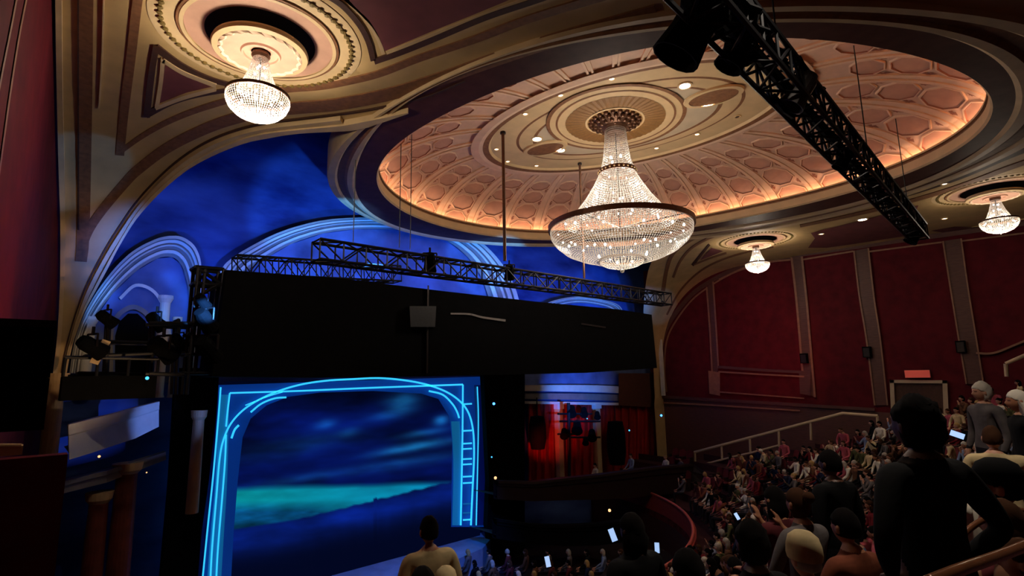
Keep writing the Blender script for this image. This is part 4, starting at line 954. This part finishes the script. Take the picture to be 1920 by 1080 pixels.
# ---------------------------------------------------------------- raked balcony
CX, CY = 14.7, 21.5; RC = math.hypot(CX, CY); NR = 15
def row_r(i): return 25.15-.9*i
def row_z(i): return CZ-1.2-.4*(RC-row_r(i))
def tier_z(x, y):
    r = math.hypot(x-CX, y-CY); i = int(round((25.15-r)/.9)); return row_z(max(-2, min(NR, i)))
mb = MB(); A_ = [math.radians(a) for a in range(-176, 8, 2)]
L = []
A_ = [math.radians(a*.75) for a in range(-236, 12)]
for i in range(-3, NR+1):
    z = row_z(i)
    for rr in (row_r(i)+.45, row_r(i)-.45): L.append([Vector((CX+rr*math.cos(a), CY+rr*math.sin(a), z)) for a in A_])
L.append([Vector((p.x, p.y, 0)) for p in L[-1]])
mb.loops(L, CARPET, closed=False)
mb.f = [f for f in mb.f if wlx(mb.v[f[0]][1])-.1 < sum(mb.v[q][0] for q in f)/4 < 30.6 and sum(mb.v[q][1] for q in f)/4 > -4.1]; mb.m = [0]*len(mb.f); struct(mb.build('floor_balcony'))
mb = MB(); mb.box((15, 8, -.05), (36, 30, .1), CONC); struct(mb.build('floor'))
rf = row_r(NR)-.45
root = empty('balcony_parapet', (CX, CY-rf, row_z(NR))); tag(root, 'red painted parapet along the front edge of the raked balcony', 'parapet')
mb = MB(); L = []
for rr, z in ((rf, -.3), (rf, .75), (rf+.12, .75), (rf+.12, -.05)): L.append([Vector((CX+rr*math.cos(a), CY+rr*math.sin(a), row_z(NR)+z))-root.location for a in A_ if -2.6 < a < -.2])
mb.loops(L, mat('red_parapet_paint', (150, 52, 46), .5, var=.1), closed=False); mb.build('front_panel', root)
mb = MB(); mb.tube([Vector((CX+rf*math.cos(a), CY+rf*math.sin(a), row_z(NR)+.82))-root.location for a in A_ if -2.6 < a < -.2], .06, mat('salmon_rail', (205, 96, 80), .45, var=0)); mb.build('top_rail', root)
# ---------------------------------------------------------------- seats
SX, SZ = .54, .0
def theatre_seat(loc, rz, label, group):
    root = empty('theatre_seat', loc, rz); tag(root, label, 'theatre seat', group)
    a = MB(); a.loops([[Vector((x, y, z)) for x in (-.23, -.12, 0, .12, .23)] for y, z in ((.22, .40), (.24, .46), (.05, .475), (-.18, .44), (-.18, .38), (.2, .37), (.22, .40))], SEATM, closed=False); a.build('seat_cushion', root)
    a = MB(); L = []
    for z, y, wd in ((.40, -.2, .22), (.7, -.26, .235), (.93, -.31, .22), (1.0, -.33, .12), (1.0, -.36, .12), (.93, -.37, .22), (.7, -.33, .235), (.40, -.27, .22), (.40, -.2, .22)): L.append([Vector((wd*k/3, y-(abs(k)/3)**2*-.02, z)) for k in (-3, -2, -1, 0, 1, 2, 3)])
    a.loops(L, SEATM, closed=False); a.build('backrest', root)
    for s_ in (-1, 1):
        a = MB(); a.box((s_*.26, 0, .63), (.05, .36, .04), SEATB); a.box((s_*.26, -.1, .31), (.035, .2, .62), SEATB); a.build('armrest', root)
    return root
# ---------------------------------------------------------------- people
SKIN = mat('skin_light', (205, 150, 122), .55, var=.08); SKINM = mat('skin_medium', (165, 110, 80), .55, var=.08); SKIND = mat('skin_dark', (92, 58, 42), .5, var=.08)
LIP = mat('lips_and_eyes', (70, 30, 28), .5, var=0)
def cm(n, c): return mat('cloth_'+n, c, .9, var=.18, scale=10, spec=.15)
TOPS = {'black': cm('black', (12, 12, 14)), 'dark red': cm('dark_red', (110, 30, 36)), 'maroon': cm('maroon', (84, 34, 38)), 'navy': cm('navy', (26, 32, 56)), 'grey': cm('grey', (98, 92, 92)), 'white': cm('white', (226, 218, 200)), 'cream': cm('cream', (206, 184, 140)), 'brown': cm('brown', (98, 66, 46)), 'pink': cm('pink', (178, 84, 96)), 'olive': cm('olive', (84, 84, 52)), 'pale blue': cm('pale_blue', (128, 142, 172)), 'rust': cm('rust', (112, 60, 42))}
HAIR = {'black': mat('hair_black', (16, 12, 12), 95, spec=.12, var=.3), 'brown': mat('hair_brown', (66, 42, 28), 95, spec=.12, var=.3), 'blonde': mat('hair_blonde', (186, 150, 96), 95, spec=.12, var=.25), 'grey': mat('hair_grey', (172, 164, 154), 95, spec=.12, var=.2), 'white': mat('hair_white', (220, 212, 198), 95, spec=.12, var=.12)}
TROU = cm('trousers', (34, 32, 38))
def head_pts(hc, turn=0):
    V = []; Fc = []; n = 22; m = 28
    for i in range(n+1):
        a = PI*i/n
        for k in range(m):
            q = 2*PI*k/m; x, y, z = math.sin(a)*math.cos(q), math.sin(a)*math.sin(q), math.cos(a)
            sx, sy, sz = .074, .095, .118
            if z < 0: sx *= 1-.32*z*z*1.1; sy *= 1-.12*z*z
            px, py, pz = x*sx, y*sy, z*sz
            if y < -.2 and z < -.2: py *= 1-.28*min(1, (-z-.2)/.6)
            if y > .5:
                f = y; g = lambda cx, cz, s1, s2: math.exp(-((px-cx)/s1)**2-((pz-cz)/s2)**2)
                py += .024*g(0, -.022, .011, .02)+.009*g(0, .0, .008, .03)        # nose
                py -= .009*g(.03, .008, .016, .013)+.009*g(-.03, .008, .016, .013)   # eye sockets
                py += .005*g(0, .03, .045, .01)+.007*g(0, -.06, .02, .008)+.009*g(0, -.092, .018, .016)-.004*g(0, -.074, .015, .006)
            V.append(Vector((px, py, pz)))
    for i in range(n):
        for k in range(m): Fc.append((i*m+k, i*m+(k+1) % m, (i+1)*m+(k+1) % m, (i+1)*m+k))
    R = Matrix.Rotation(turn, 3, 'Z')
    return [R @ (p*.95)+Vector(hc) for p in V], Fc
def make_body(name, chains, head, voxel, turn=0, hands=()):
    bm = bmesh.new(); me = bpy.data.meshes.new('t'); idx = {}; rad = []
    def vv(k, p, r):
        if k not in idx: idx[k] = bm.verts.new(p); rad.append(r)
        return idx[k]
    for ch in chains:
        pv = None
        for (k, p, r) in ch:
            v = vv(k, p, r) if k not in idx else idx[k]
            if pv is not None and bm.edges.get((pv, v)) is None: bm.edges.new((pv, v))
            pv = v
    bm.to_mesh(me); bm.free(); o = bpy.data.objects.new('t', me); col.objects.link(o)
    o.modifiers.new('s', 'SKIN')
    if not me.skin_vertices: pass
    sv = me.skin_vertices[0].data
    for i, r in enumerate(rad): sv[i].radius = r if isinstance(r, tuple) else (r, r); sv[i].use_root = (i == 0)
    s = o.modifiers.new('u', 'SUBSURF'); s.levels = 1 if voxel > .012 else 2
    dg = bpy.context.evaluated_depsgraph_get(); m2 = bpy.data.meshes.new_from_object(o.evaluated_get(dg))
    col.objects.unlink(o); bpy.data.objects.remove(o)
    bm = bmesh.new(); bm.from_mesh(m2)
    HV, HF = head_pts(head, turn); vs = [bm.verts.new(p) for p in HV]
    for f in HF:
        try: bm.faces.new([vs[i] for i in f])
        except ValueError: pass
    bmesh.ops.remove_doubles(bm, verts=vs, dist=1e-5)
    R = Matrix.Rotation(turn, 3, 'Z')
    for sg in (-1, 1): bmesh.ops.create_uvsphere(bm, u_segments=8, v_segments=6, radius=1, matrix=Matrix.Translation(Vector(head)+R @ Vector((sg*.076, -.005, -.01))) @ R.to_4x4() @ Matrix.Diagonal((.011, .02, .032, 1)))
    bm.to_mesh(m2); bm.free()
    o = bpy.data.objects.new('t', m2); col.objects.link(o)
    r = o.modifiers.new('r', 'REMESH'); r.mode = 'VOXEL'; r.voxel_size = voxel; r.use_smooth_shade = True
    sm_ = o.modifiers.new('sm', 'SMOOTH'); sm_.factor = .5; sm_.iterations = 1
    dg = bpy.context.evaluated_depsgraph_get(); m3 = bpy.data.meshes.new_from_object(o.evaluated_get(dg))
    col.objects.unlink(o); bpy.data.objects.remove(o)
    bm = bmesh.new(); bm.from_mesh(m3); bm.verts.ensure_lookup_table(); seen = set(); best = []
    for v0 in bm.verts:
        if v0.index in seen: continue
        st = [v0]; seen.add(v0.index); comp = []
        while st:
            v = st.pop(); comp.append(v)
            for e in v.link_edges:
                w_ = e.other_vert(v)
                if w_.index not in seen: seen.add(w_.index); st.append(w_)
        if len(comp) > len(best): best = comp
    bs = set(best); bmesh.ops.delete(bm, geom=[v for v in bm.verts if v not in bs], context='VERTS'); bm.to_mesh(m3); bm.free()
    m3.name = name; m3.materials.clear()
    for m in (SKIN, TOPS['black'], TROU, LIP): m3.materials.append(m)
    hc = Vector(head); Ri = R.transposed()
    for p in m3.polygons:
        c = p.center; l = Ri @ (c-hc); mi = 1
        if c.z > hc.z-.135 and (c-hc).length < .2:
            mi = 0
            if l.y > .07 and ((abs(abs(l.x)-.03) < .012 and abs(l.z-.008) < .006) or (abs(l.x) < .022 and abs(l.z+.07) < .005)): mi = 3
        elif any((c-Vector(h)).length < .105 for h in hands): mi = 0
        elif c.z < .60 and (hc.z < 1.5) or c.z < .95 and hc.z > 1.5: mi = 2
        p.material_index = mi; p.use_smooth = True
    return m3
def hand(k, w, dirv, side, fing=True, curl=.5, up=(0, 0, 1)):
    """chains for a palm, four fingers and a thumb starting at the wrist"""
    D = Vector(dirv).normalized(); U = Vector(up); U = (U-D*U.dot(D)).normalized(); Sd = D.cross(U)*side; W_ = Vector(w)
    ch = [[(k+'w', W_, .026), (k+'p', W_+D*.05, (.036, .017)), (k+'q', W_+D*.085, (.036, .014))]]
    for j, (o, ln) in enumerate(((-.028, .070), (-.010, .080), (.009, .075), (.027, .058))):
        a = W_+D*.09+Sd*o; b = a+D*ln*.5-U*ln*.5*curl*.6; c_ = b+D*ln*.35-U*ln*.5*curl
        ch.append([(k+'q', None, None), (k+'f%da' % j, a, .0095), (k+'f%db' % j, b, .009), (k+'f%dc' % j, c_, .0075)])
    t = W_+D*.03-Sd*.035; ch.append([(k+'p', None, None), (k+'ta', t, .012), (k+'tb', t+D*.03-Sd*.018-U*.008, .0105), (k+'tc', t+D*.055-Sd*.02-U*.015, .008)])
    return ch
def fig(pose):
    V = Vector; ch = []; hands = []
    if pose.startswith('sit'):
        ln = .06 if 'lean' in pose else -.03
        hd = (0, .06+ln*2.2, 1.32-(.04 if 'lean' in pose else 0)); cz = 1.0
        ch.append([('pel', V((0, 0, .53)), (.165, .12)), ('sp', V((0, -.03+ln*.3, .74)), (.15, .11)), ('cst', V((0, -.03+ln, .98)), (.185, .12)), ('nb', V((0, .0+ln*1.5, 1.17)), .08), ('nk', V((0, .03+ln*1.8, 1.24)), .056)])
        for s in (-1, 1):
            k = 'LR'[s > 0]
            ch.append([('pel', 0, 0), (k+'h', V((s*.1, .1, .53)), .095), (k+'kn', V((s*.14, .45, .54)), .066), (k+'cf', V((s*.14, .46, .32)), .055), (k+'an', V((s*.14, .43, .09)), .042), (k+'to', V((s*.15, .58, .05)), .04)])
            sh = V((s*.185, -.02+ln, 1.115))
            if 'phone' in pose and s > 0: el, wr, dr = V((.27, .16+ln, .86)), V((.14, .34+ln, 1.06)), (-.1, .3, 1)
            elif 'chin' in pose and s < 0: el, wr, dr = V((-.24, .22+ln, .82)), V((-.09, .24+ln, 1.12)), (.2, 0, 1)
            else: el, wr, dr = V((s*.27, .06+ln, .82)), V((s*.11, .32, .66)), (-s*.3, 1, -.1)
            ch.append([('cst', 0, 0), (k+'s', sh, .07), (k+'e', el, .048), (k+'f', (el+wr)/2, .042), (k+'w', wr, .026)])
            hh = hand(k, wr, dr, s); ch += [hh[0]]+hh[1:]; hands.append(wr+V(dr).normalized()*.07)
    else:
        hd = (0, .02, 1.63)
        ch.append([('pel', V((0, 0, .95)), (.165, .12)), ('sp', V((0, .0, 1.12)), (.15, .105)), ('cst', V((0, -.0, 1.3)), (.195, .12)), ('nb', V((0, -.01, 1.485)), .085), ('nk', V((0, .0, 1.54)), .058)])
        for s in (-1, 1):
            k = 'LR'[s > 0]
            ch.append([('pel', 0, 0), (k+'h', V((s*.1, 0, .9)), .1), (k+'kn', V((s*.11, .02, .5)), .065), (k+'cf', V((s*.11, -.01, .32)), .055), (k+'an', V((s*.11, -.02, .09)), .042), (k+'to', V((s*.12, .13, .045)), .04)])
            sh = V((s*.195, 0, 1.435))
            if 'hip' in pose: el, wr, dr = V((s*.36, -.07, 1.17)), V((s*.2, .05, 1.0)), (-s*.6, .7, -.3)
            elif 'point' in pose and s > 0: el, wr, dr = V((.36, .18, 1.3)), V((.45, .42, 1.34)), (.3, 1, .2)
            else: el, wr, dr = V((s*.27, -.02, 1.13)), V((s*.26, .08, .88)), (0, .15, -1)
            ch.append([('cst', 0, 0), (k+'s', sh, .072), (k+'e', el, .05), (k+'f', (el+wr)/2, .043), (k+'w', wr, .027)])
            hh = hand(k, wr, dr, s, up=(0, -1, 0) if dr[2] < -.5 else (0, 0, 1)); ch += hh; hands.append(wr+V(dr).normalized()*.07)
    return ch, hd, hands
PM = {}
def body_mesh(pose, near):
    key = (pose, near)
    if key not in PM: ch, hd, hands = fig(pose); PM[key] = (make_body('body', ch, hd, .010 if near else .0135, hands=hands), hd)
    return PM[key]
def hair_mesh(kind):
    mb = MB(); n = 16; m = 24; V = []; Fc = []
    for i in range(n+1):
        a = PI*i/n
        for k in range(m):
            q = 2*PI*k/m; x, y, z = math.sin(a)*math.cos(q), math.sin(a)*math.sin(q), math.cos(a)
            s = 1.13+.03*math.sin(q*7+i)
            px, py, pz = x*.074*s, y*.095*s-.006, z*.118*1.1+.004
            if y > .25:                                     # hairline: pull in front of the face
                lim = .045 if abs(x) < .8 else .02
                if pz < lim: pz = lim+(.0 if kind != 'short' else 0); py = min(py, .085); px *= .92; py *= .9
            elif kind in ('short', 'cap'):
                if pz < -.06: pz = -.06; px *= .8; py *= .85
            elif kind == 'long':
                if pz < -.02: pz = pz*2.1; px = x*.074*1.25*max(.75, math.sin(a)+.35) if abs(x) > .2 else px; py = min(py, .01)-.012
            elif kind == 'curly':
                f = 1.12+.06*math.sin(q*5+i*2); px *= f; py = (py-.01)*f; pz = max(pz*1.12, -.1)
            V.append((px, py, pz))
    for i in range(n):
        for k in range(m): Fc.append((i*m+k, i*m+(k+1) % m, (i+1)*m+(k+1) % m, (i+1)*m+k))
    V = [tuple(Vector(p)*(.95+.07*noise.noise(Vector(p)*38)+(.05*noise.noise(Vector(p)*90) if kind == 'curly' else 0))) for p in V]; mb.add(V, Fc, HAIR['black'])
    if kind == 'bun': mb.sphere((0, -.115, .07), .045, HAIR['black'], 6)
    return mb.mesh('hair', True)
HM = {k: hair_mesh(k) for k in ('short', 'long', 'curly', 'bun')}
def cap_mesh(brim, knit=False):
    mb = MB(); prof = [(.088, -.01), (.094, .02), (.092, .06), (.075, .1), (.04, .125), (.001, .13)]
    if knit: prof = [(.09, -.03), (.096, -.0), (.092, .05), (.078, .1), (.045, .13), (.001, .14)]
    mb.lathe((0, 0, 0), prof, TOPS['black'], 24); mb.v = [(p[0], p[1]*1.22, p[2]) for p in mb.v]
    if brim:
        L = [[Vector((.08*math.cos(q), .085+.0*k+.09*math.sin(q)*k*.5+(.03 if k else 0)*math.sin(q), .012-.012*k+z)) for q in [PI*j/12 for j in range(13)]] for k, z in ((0, 0), (1, 0), (1, .01), (0, .012), (0, 0))]
        mb.loops(L, TOPS['black'], closed=False)
    return mb.mesh('cap', True)
CAPB, CAPK = cap_mesh(True), cap_mesh(False, True)
def setm(o, i, m):
    o.material_slots[i].link = 'OBJECT'; o.material_slots[i].material = m
NP_ = [0]
def person(loc, rz, pose, skin, top, trou, hairk, hairc, label, group=None, near=False, cap=None, capc=None, scale=1, tilt=0):
    me, hd = body_mesh(pose, near); root = empty('person', loc, rz); root.scale = (scale,)*3; tag(root, label, 'person', group)
    if tilt: root.rotation_euler.y = tilt
    b = bpy.data.objects.new('body', me); col.objects.link(b); b.parent = root; setm(b, 0, skin); setm(b, 1, top); setm(b, 2, trou); setm(b, 3, LIP)
    if hairk:
        h = bpy.data.objects.new('hair', HM[hairk]); col.objects.link(h); h.parent = root; h.location = hd; setm(h, 0, hairc)
    if cap:
        c = bpy.data.objects.new('cap', CAPB if cap == 'brim' else CAPK); col.objects.link(c); c.parent = root; c.location = (hd[0], hd[1]-.005, hd[2]+.035); setm(c, 0, capc)
    return root
def face_to(p, tx=CX-2, ty=CY): return math.atan2(ty-p[1], tx-p[0])-PI/2
def near_person(px, py, D, pose, skin, top, hairk, hairc, label, turn=0, cap=None, capc=None, height=None, near=True, trou=None):
    P = at_D(px, py, D); h = (1.47 if pose.startswith('sit') else 1.78)
    fl = tier_z(P.x, P.y); k = (P.z-fl)/h
    k = max(.86, min(1.12, k)); z = P.z-h*k
    return person((P.x, P.y, fl if abs(z-fl) < .03 else z), face_to(P)+turn, pose, skin, top, trou or TROU, hairk, hairc, label, None, near, cap, capc, k)
# the people who show large
near_person(1712, 735, 2.5, 'stand_hip', SKIND, TOPS['black'], 'curly', HAIR['black'], 'largest dark figure, a standing person in black seen from behind at right')
near_person(1556, 838, 5.4, 'stand', SKIND, TOPS['black'], 'short', HAIR['black'], 'person in black standing just left of the largest dark figure')
near_person(1490, 908, 4.9, 'sit_phone', SKINM, TOPS['grey'], 'bun', HAIR['brown'], 'person with brown tied-up hair and a grey top, above the white cap wearer')
near_person(1502, 1000, 3.1, 'sit', SKIN, TOPS['white'], 'short', HAIR['grey'], 'seated person in a pale knit cap and white top at the bottom of the crowd', cap='knit', capc=TOPS['cream'])
near_person(1400, 968, 3.6, 'sit', SKIND, TOPS['black'], 'curly', HAIR['black'], 'dark silhouette of a curly-haired seated person left of the white cap wearer')
near_person(1285, 1018, 3.2, 'sit', SKIND, TOPS['black'], 'short', HAIR['black'], 'dark head and shoulders at the bottom edge, left of the curly-haired silhouette')
near_person(1186, 955, 4.2, 'stand', SKIND, TOPS['black'], 'long', HAIR['black'], 'tall dark silhouette of a person with a glowing phone near the bottom centre', turn=.3)
near_person(806, 962, 5.2, 'stand', SKINM, TOPS['cream'], 'short', HAIR['black'], 'person in a loose pale shirt standing before the stage', turn=.3)
near_person(792, 1052, 3.2, 'sit', SKIND, TOPS['black'], 'short', HAIR['black'], 'dark head at the bottom edge below the pale shirted person')
near_person(836, 1066, 4.4, 'sit', SKINM, TOPS['cream'], None, None, 'light blurred head just right of the dark head at the bottom edge', cap='knit', capc=TOPS['cream'])
near_person(1862, 862, 3.4, 'sit', SKINM, TOPS['maroon'], 'short', HAIR['black'], 'person in a black brimmed cap seated right of the largest dark figure', turn=.5, cap='brim', capc=TOPS['black'])
near_person(1812, 858, 4.8, 'sit_lean', SKINM, TOPS['white'], 'short', HAIR['grey'], 'person in a white shirt leaning forward behind the black cap wearer')
near_person(1856, 793, 6.0, 'stand_point', SKIN, TOPS['cream'], 'short', HAIR['brown'], 'person in a tan shirt reaching an arm to the right, above the black cap wearer', turn=-1.2)
near_person(1838, 713, 7.6, 'stand', SKIN, TOPS['grey'], 'curly', HAIR['white'], 'person with fluffy cream hair standing high at the right', turn=.9)
near_person(1908, 726, 6.4, 'stand', SKINM, TOPS['black'], 'long', HAIR['white'], 'person with pale hair and black clothes at the right edge', turn=.6)
near_person(1905, 1000, 2.6, 'sit_chin', SKINM, TOPS['maroon'], 'short', HAIR['brown'], 'person in maroon close to the polished rail at the bottom right corner', turn=.6)
near_person(1868, 925, 3.0, 'sit', SKINM, TOPS['brown'], 'long', HAIR['brown'], 'person in brown below the black cap wearer, behind the upper brown rail', turn=.3)
near_person(1448, 905, 5.4, 'sit_phone', SKINM, TOPS['maroon'], 'long', HAIR['black'], 'long-haired person in maroon holding a hand up, upper left of the white cap wearer')
near_person(1578, 945, 4.1, 'sit', SKINM, TOPS['rust'], 'short', HAIR['black'], 'person in rust brown half hidden by the left side of the largest dark figure')
# ---- the crowd
rnd = random.Random(11); Mi = M.inverted()
def proj(P):
    q = Mi @ Vector(P)
    if q.z > -.1: return None
    return 960+F*q.x/-q.z, 540-F*q.y/-q.z, -q.z
used = {}; cand = []
for i in range(1, NR):
    r = row_r(i); n = int(r*3.6/.56)
    for k in range(n):
        a = -PI+.08+k*.56/r+(i % 2)*.28/r
        if a > .05: break
        x, y = CX+r*math.cos(a), CY+r*math.sin(a)
        if x > 30.0 or x < .3 or y > 18.8: continue
        if (k//11) % 3 == 2 and k % 11 < 2: continue             # aisles
        p = proj((x, y, row_z(i)+1.2))
        if not p or p[2] < 6.5 or p[0] < 985 or p[0] > 1960 or p[1] > 1110: continue
        if 1290 < p[0] < 1660 and p[1] < 870-(p[0]-1300)*.22: continue
        cand.append((p[2], x, y, i, p))
cand.sort()
poses = ['sit', 'sit_lean', 'sit_phone', 'sit_chin']; PT = {'sit': 'upright', 'sit_lean': 'leaning forward', 'sit_phone': 'one hand raised', 'sit_chin': 'hand at chin'}
ORD = ['', 'first', 'second', 'third', 'fourth', 'fifth', 'sixth', 'seventh', 'eighth', 'ninth', 'tenth', 'eleventh', 'twelfth', 'thirteenth', 'fourteenth', 'fifteenth']
TW = ['dark red']*4+['maroon']*4+['black']*4+['navy']*3+['grey']*4+['white']*4+['cream']*3+['brown']*4+['pink']*4+['olive']*2+['pale blue']*3+['rust']*3
HW = ['black']*5+['brown']*5+['blonde']*2+['grey']*2+['white']
print('CAND', len(cand)); nfar = len([c for c in cand if c[0] > 9])
seat0 = None; nper = 0; ns = 0
for (D, x, y, i, p) in cand:
    rz = face_to((x, y), CX, CY)
    if ns < 290 and rnd.random() < (.9 if D < 14 else .5):
        if seat0 is None: seat0 = theatre_seat((x, y, row_z(i)), rz, 'seat', 'balcony seats'); s_ = seat0
        else: s_ = dup(seat0); s_.location = (x, y, row_z(i)); s_.rotation_euler.z = rz
        s_['label'] = 'red velvet theatre seat in the %s balcony row up from the parapet' % ORD[NR+1-i]; ns += 1
    if rnd.random() < min(.9, 285/len(cand)) and nper < 290:
        t = rnd.choice(TW); hc = rnd.choice(HW); hk = rnd.choice(['short', 'short', 'long', 'curly', 'bun']); ps = rnd.choice(poses); sk = rnd.choice([SKIN, SKIN, SKINM, SKINM, SKIND])
        hw = {'short': 'short', 'long': 'long', 'curly': 'curly', 'bun': 'tied-up'}[hk]
        lab = 'seated person, %s top, %s %s hair, %s, %s balcony row' % (t, hw, hc, PT[ps], ORD[NR+1-i])
        person((x, y, row_z(i)), rz+rnd.uniform(-.5, .5), ps, sk, TOPS[t], TROU, hk, HAIR[hc], lab, 'people seated in the balcony crowd', False, scale=rnd.uniform(.94, 1.04)); nper += 1
# people in the right-hand box and down in the stalls
for (px, py, Y, t, h, lab) in ((1115, 868, 18.9, 'white', 'black', 'person in white seated in the dark box beside the lamp tower'), (1182, 850, 18.0, 'pale blue', 'brown', 'person in pale blue in the dark box, right of the lamp tower'), (1247, 853, 17.2, 'white', 'blonde', 'person in white at the right end of the dark box'), (1275, 856, 16.9, 'grey', 'black', 'person in grey beside the stair rail end in the dark box')):
    P = at_Y(px, py, Y); person((P.x, P.y, P.z-1.45), face_to(P, 11, 24), 'sit', SKIN, TOPS[t], TROU, 'short', HAIR[h], lab)
rnd = random.Random(4)
for k in range(26):
    px, py = 880+(k % 9)*36+rnd.uniform(-6, 6)+(k//9)*9, 1036+(k//9)*21
    P = at_Z(px, py, -8.6+1.3); t = rnd.choice(['grey', 'black', 'maroon', 'navy', 'brown', 'pale blue']); h = rnd.choice(HW)
    person((P.x, P.y, 0), face_to(P, 11, 26), 'sit', SKIN, TOPS[t], TROU, rnd.choice(['short', 'long']), HAIR[h], 'tiny seated person, %s top, %s hair, %s stalls row, %s from left' % (t, h, ['back', 'middle', 'near'][k//9], ORD[k % 9+1]), 'people seated in the stalls')
# phones
PH = mat('phone_screen', (200, 230, 255), emit=(170, 205, 255), es=.9, var=0)
def phone(px, py, D, s, tilt, label):
    P = at_D(px, py, D); root = empty('phone', P); tag(root, label, 'phone')
    q = ((EYE-P).normalized().to_track_quat('Z', 'Y').to_matrix()) @ Matrix.Rotation(tilt, 3, 'Z')
    a = MB(); a.box((0, 0, 0), (.075*s, .15*s, .009), BLK, q); a.build('case', root); a = MB(); a.box(q @ Vector((0, 0, .006)), (.068*s, .14*s, .002), PH, q); a.build('screen', root)
for a_ in ((1149, 1003, 3.9, .62, .35, 'glowing phone held by the tall dark silhouette'), (1027, 1053, 17, 2.2, .2, 'tiny glowing screen in the stalls at the bottom centre'), (1232, 1027, 8, 1.0, 0, 'small bluish phone glow left of the dark bottom silhouettes'), (1382, 968, 8, .7, .5, 'small pale phone glow in the middle of the crowd'), (1795, 815, 6, .9, 1.2, 'pale bluish phone glow right of the largest dark figure')): phone(*a_)
# ---------------------------------------------------------------- rails
def rail_run(pts, r, m, label, D=None, posts=()):
    P = [at_D(x, y, dd) for x, y, dd in pts]; root = empty('handrail', P[0]); tag(root, label, 'handrail')
    sm = [Vector(p) for p in smooth([tuple(p-P[0]) for p in P], 8)] if len(P) > 2 and D else [p-P[0] for p in P]
    a = MB(); a.tube(sm, r, m, 12); a.build('rail', root, smooth=True)
    for q, zb in posts:
        A = at_D(*q)-P[0]; a = MB(); a.tube([A, A-Vector((0, 0, zb))], r*.9, m, 10); a.build('post', root)
rail_run([(1740,1092,1.5),(1800,1068,1.6),(1860,1047,1.75),(1910,1028,1.9),(1975,1000,2.1)], .018, RAILB, 'thick polished brown handrail crossing the bottom right corner', True, (((1790,1072,1.6),.5),))
rail_run([(1795,1015,2.9),(1820,990,2.95),(1850,972,3.0),(1885,960,3.1),(1925,958,3.2),(1975,965,3.3)], .016, RAILB, 'arched brown handrail above the thick one at bottom right', True, (((1797,1013,2.9),.7),))
Xr = 29.9
def rp(x, y): return at_X(x, y, Xr)
root = empty('stair_rail', rp(1302, 870)); tag(root, 'long pale stair rail climbing from the dark box to the middle of the red wall', 'stair rail')
o_ = root.location; T = [rp(1302, 848), rp(1580, 775), rp(1646, 780)]
a = MB(); a.tube([p-o_ for p in T], .075, RAILP, 10); a.build('top_rail', root)
Bt = [(1302,873),(1330,868),(1372,857),(1408,849),(1460,835)]
a = MB(); a.tube([rp(*p)-o_ for p in Bt], .05, RAILP, 8); a.build('lower_rail', root)
for (x, y0, y1) in ((1303,848,875),(1353,836,862),(1406,822,850),(1460,808,838),(1520,792,825),(1645,780,797)):
    a = MB(); a.tube([rp(x, y0)-o_, rp(x+1, y1)-o_], .06, RAILP, 8); a.build('post', root)
root = empty('stair_rail', at_X(1888, 705, 24)); tag(root, 'short pale stair rail at the right edge under the red wall', 'stair rail'); o_ = root.location
a = MB(); a.tube([at_X(x, y, 24)-o_ for x, y in ((1886,682),(1925,665),(1975,645))], .06, RAILP, 8); a.build('top_rail', root); a = MB(); a.tube([at_X(1886,682,24)-o_, at_X(1888,706,24)-o_], .06, RAILP, 8); a.build('post', root)
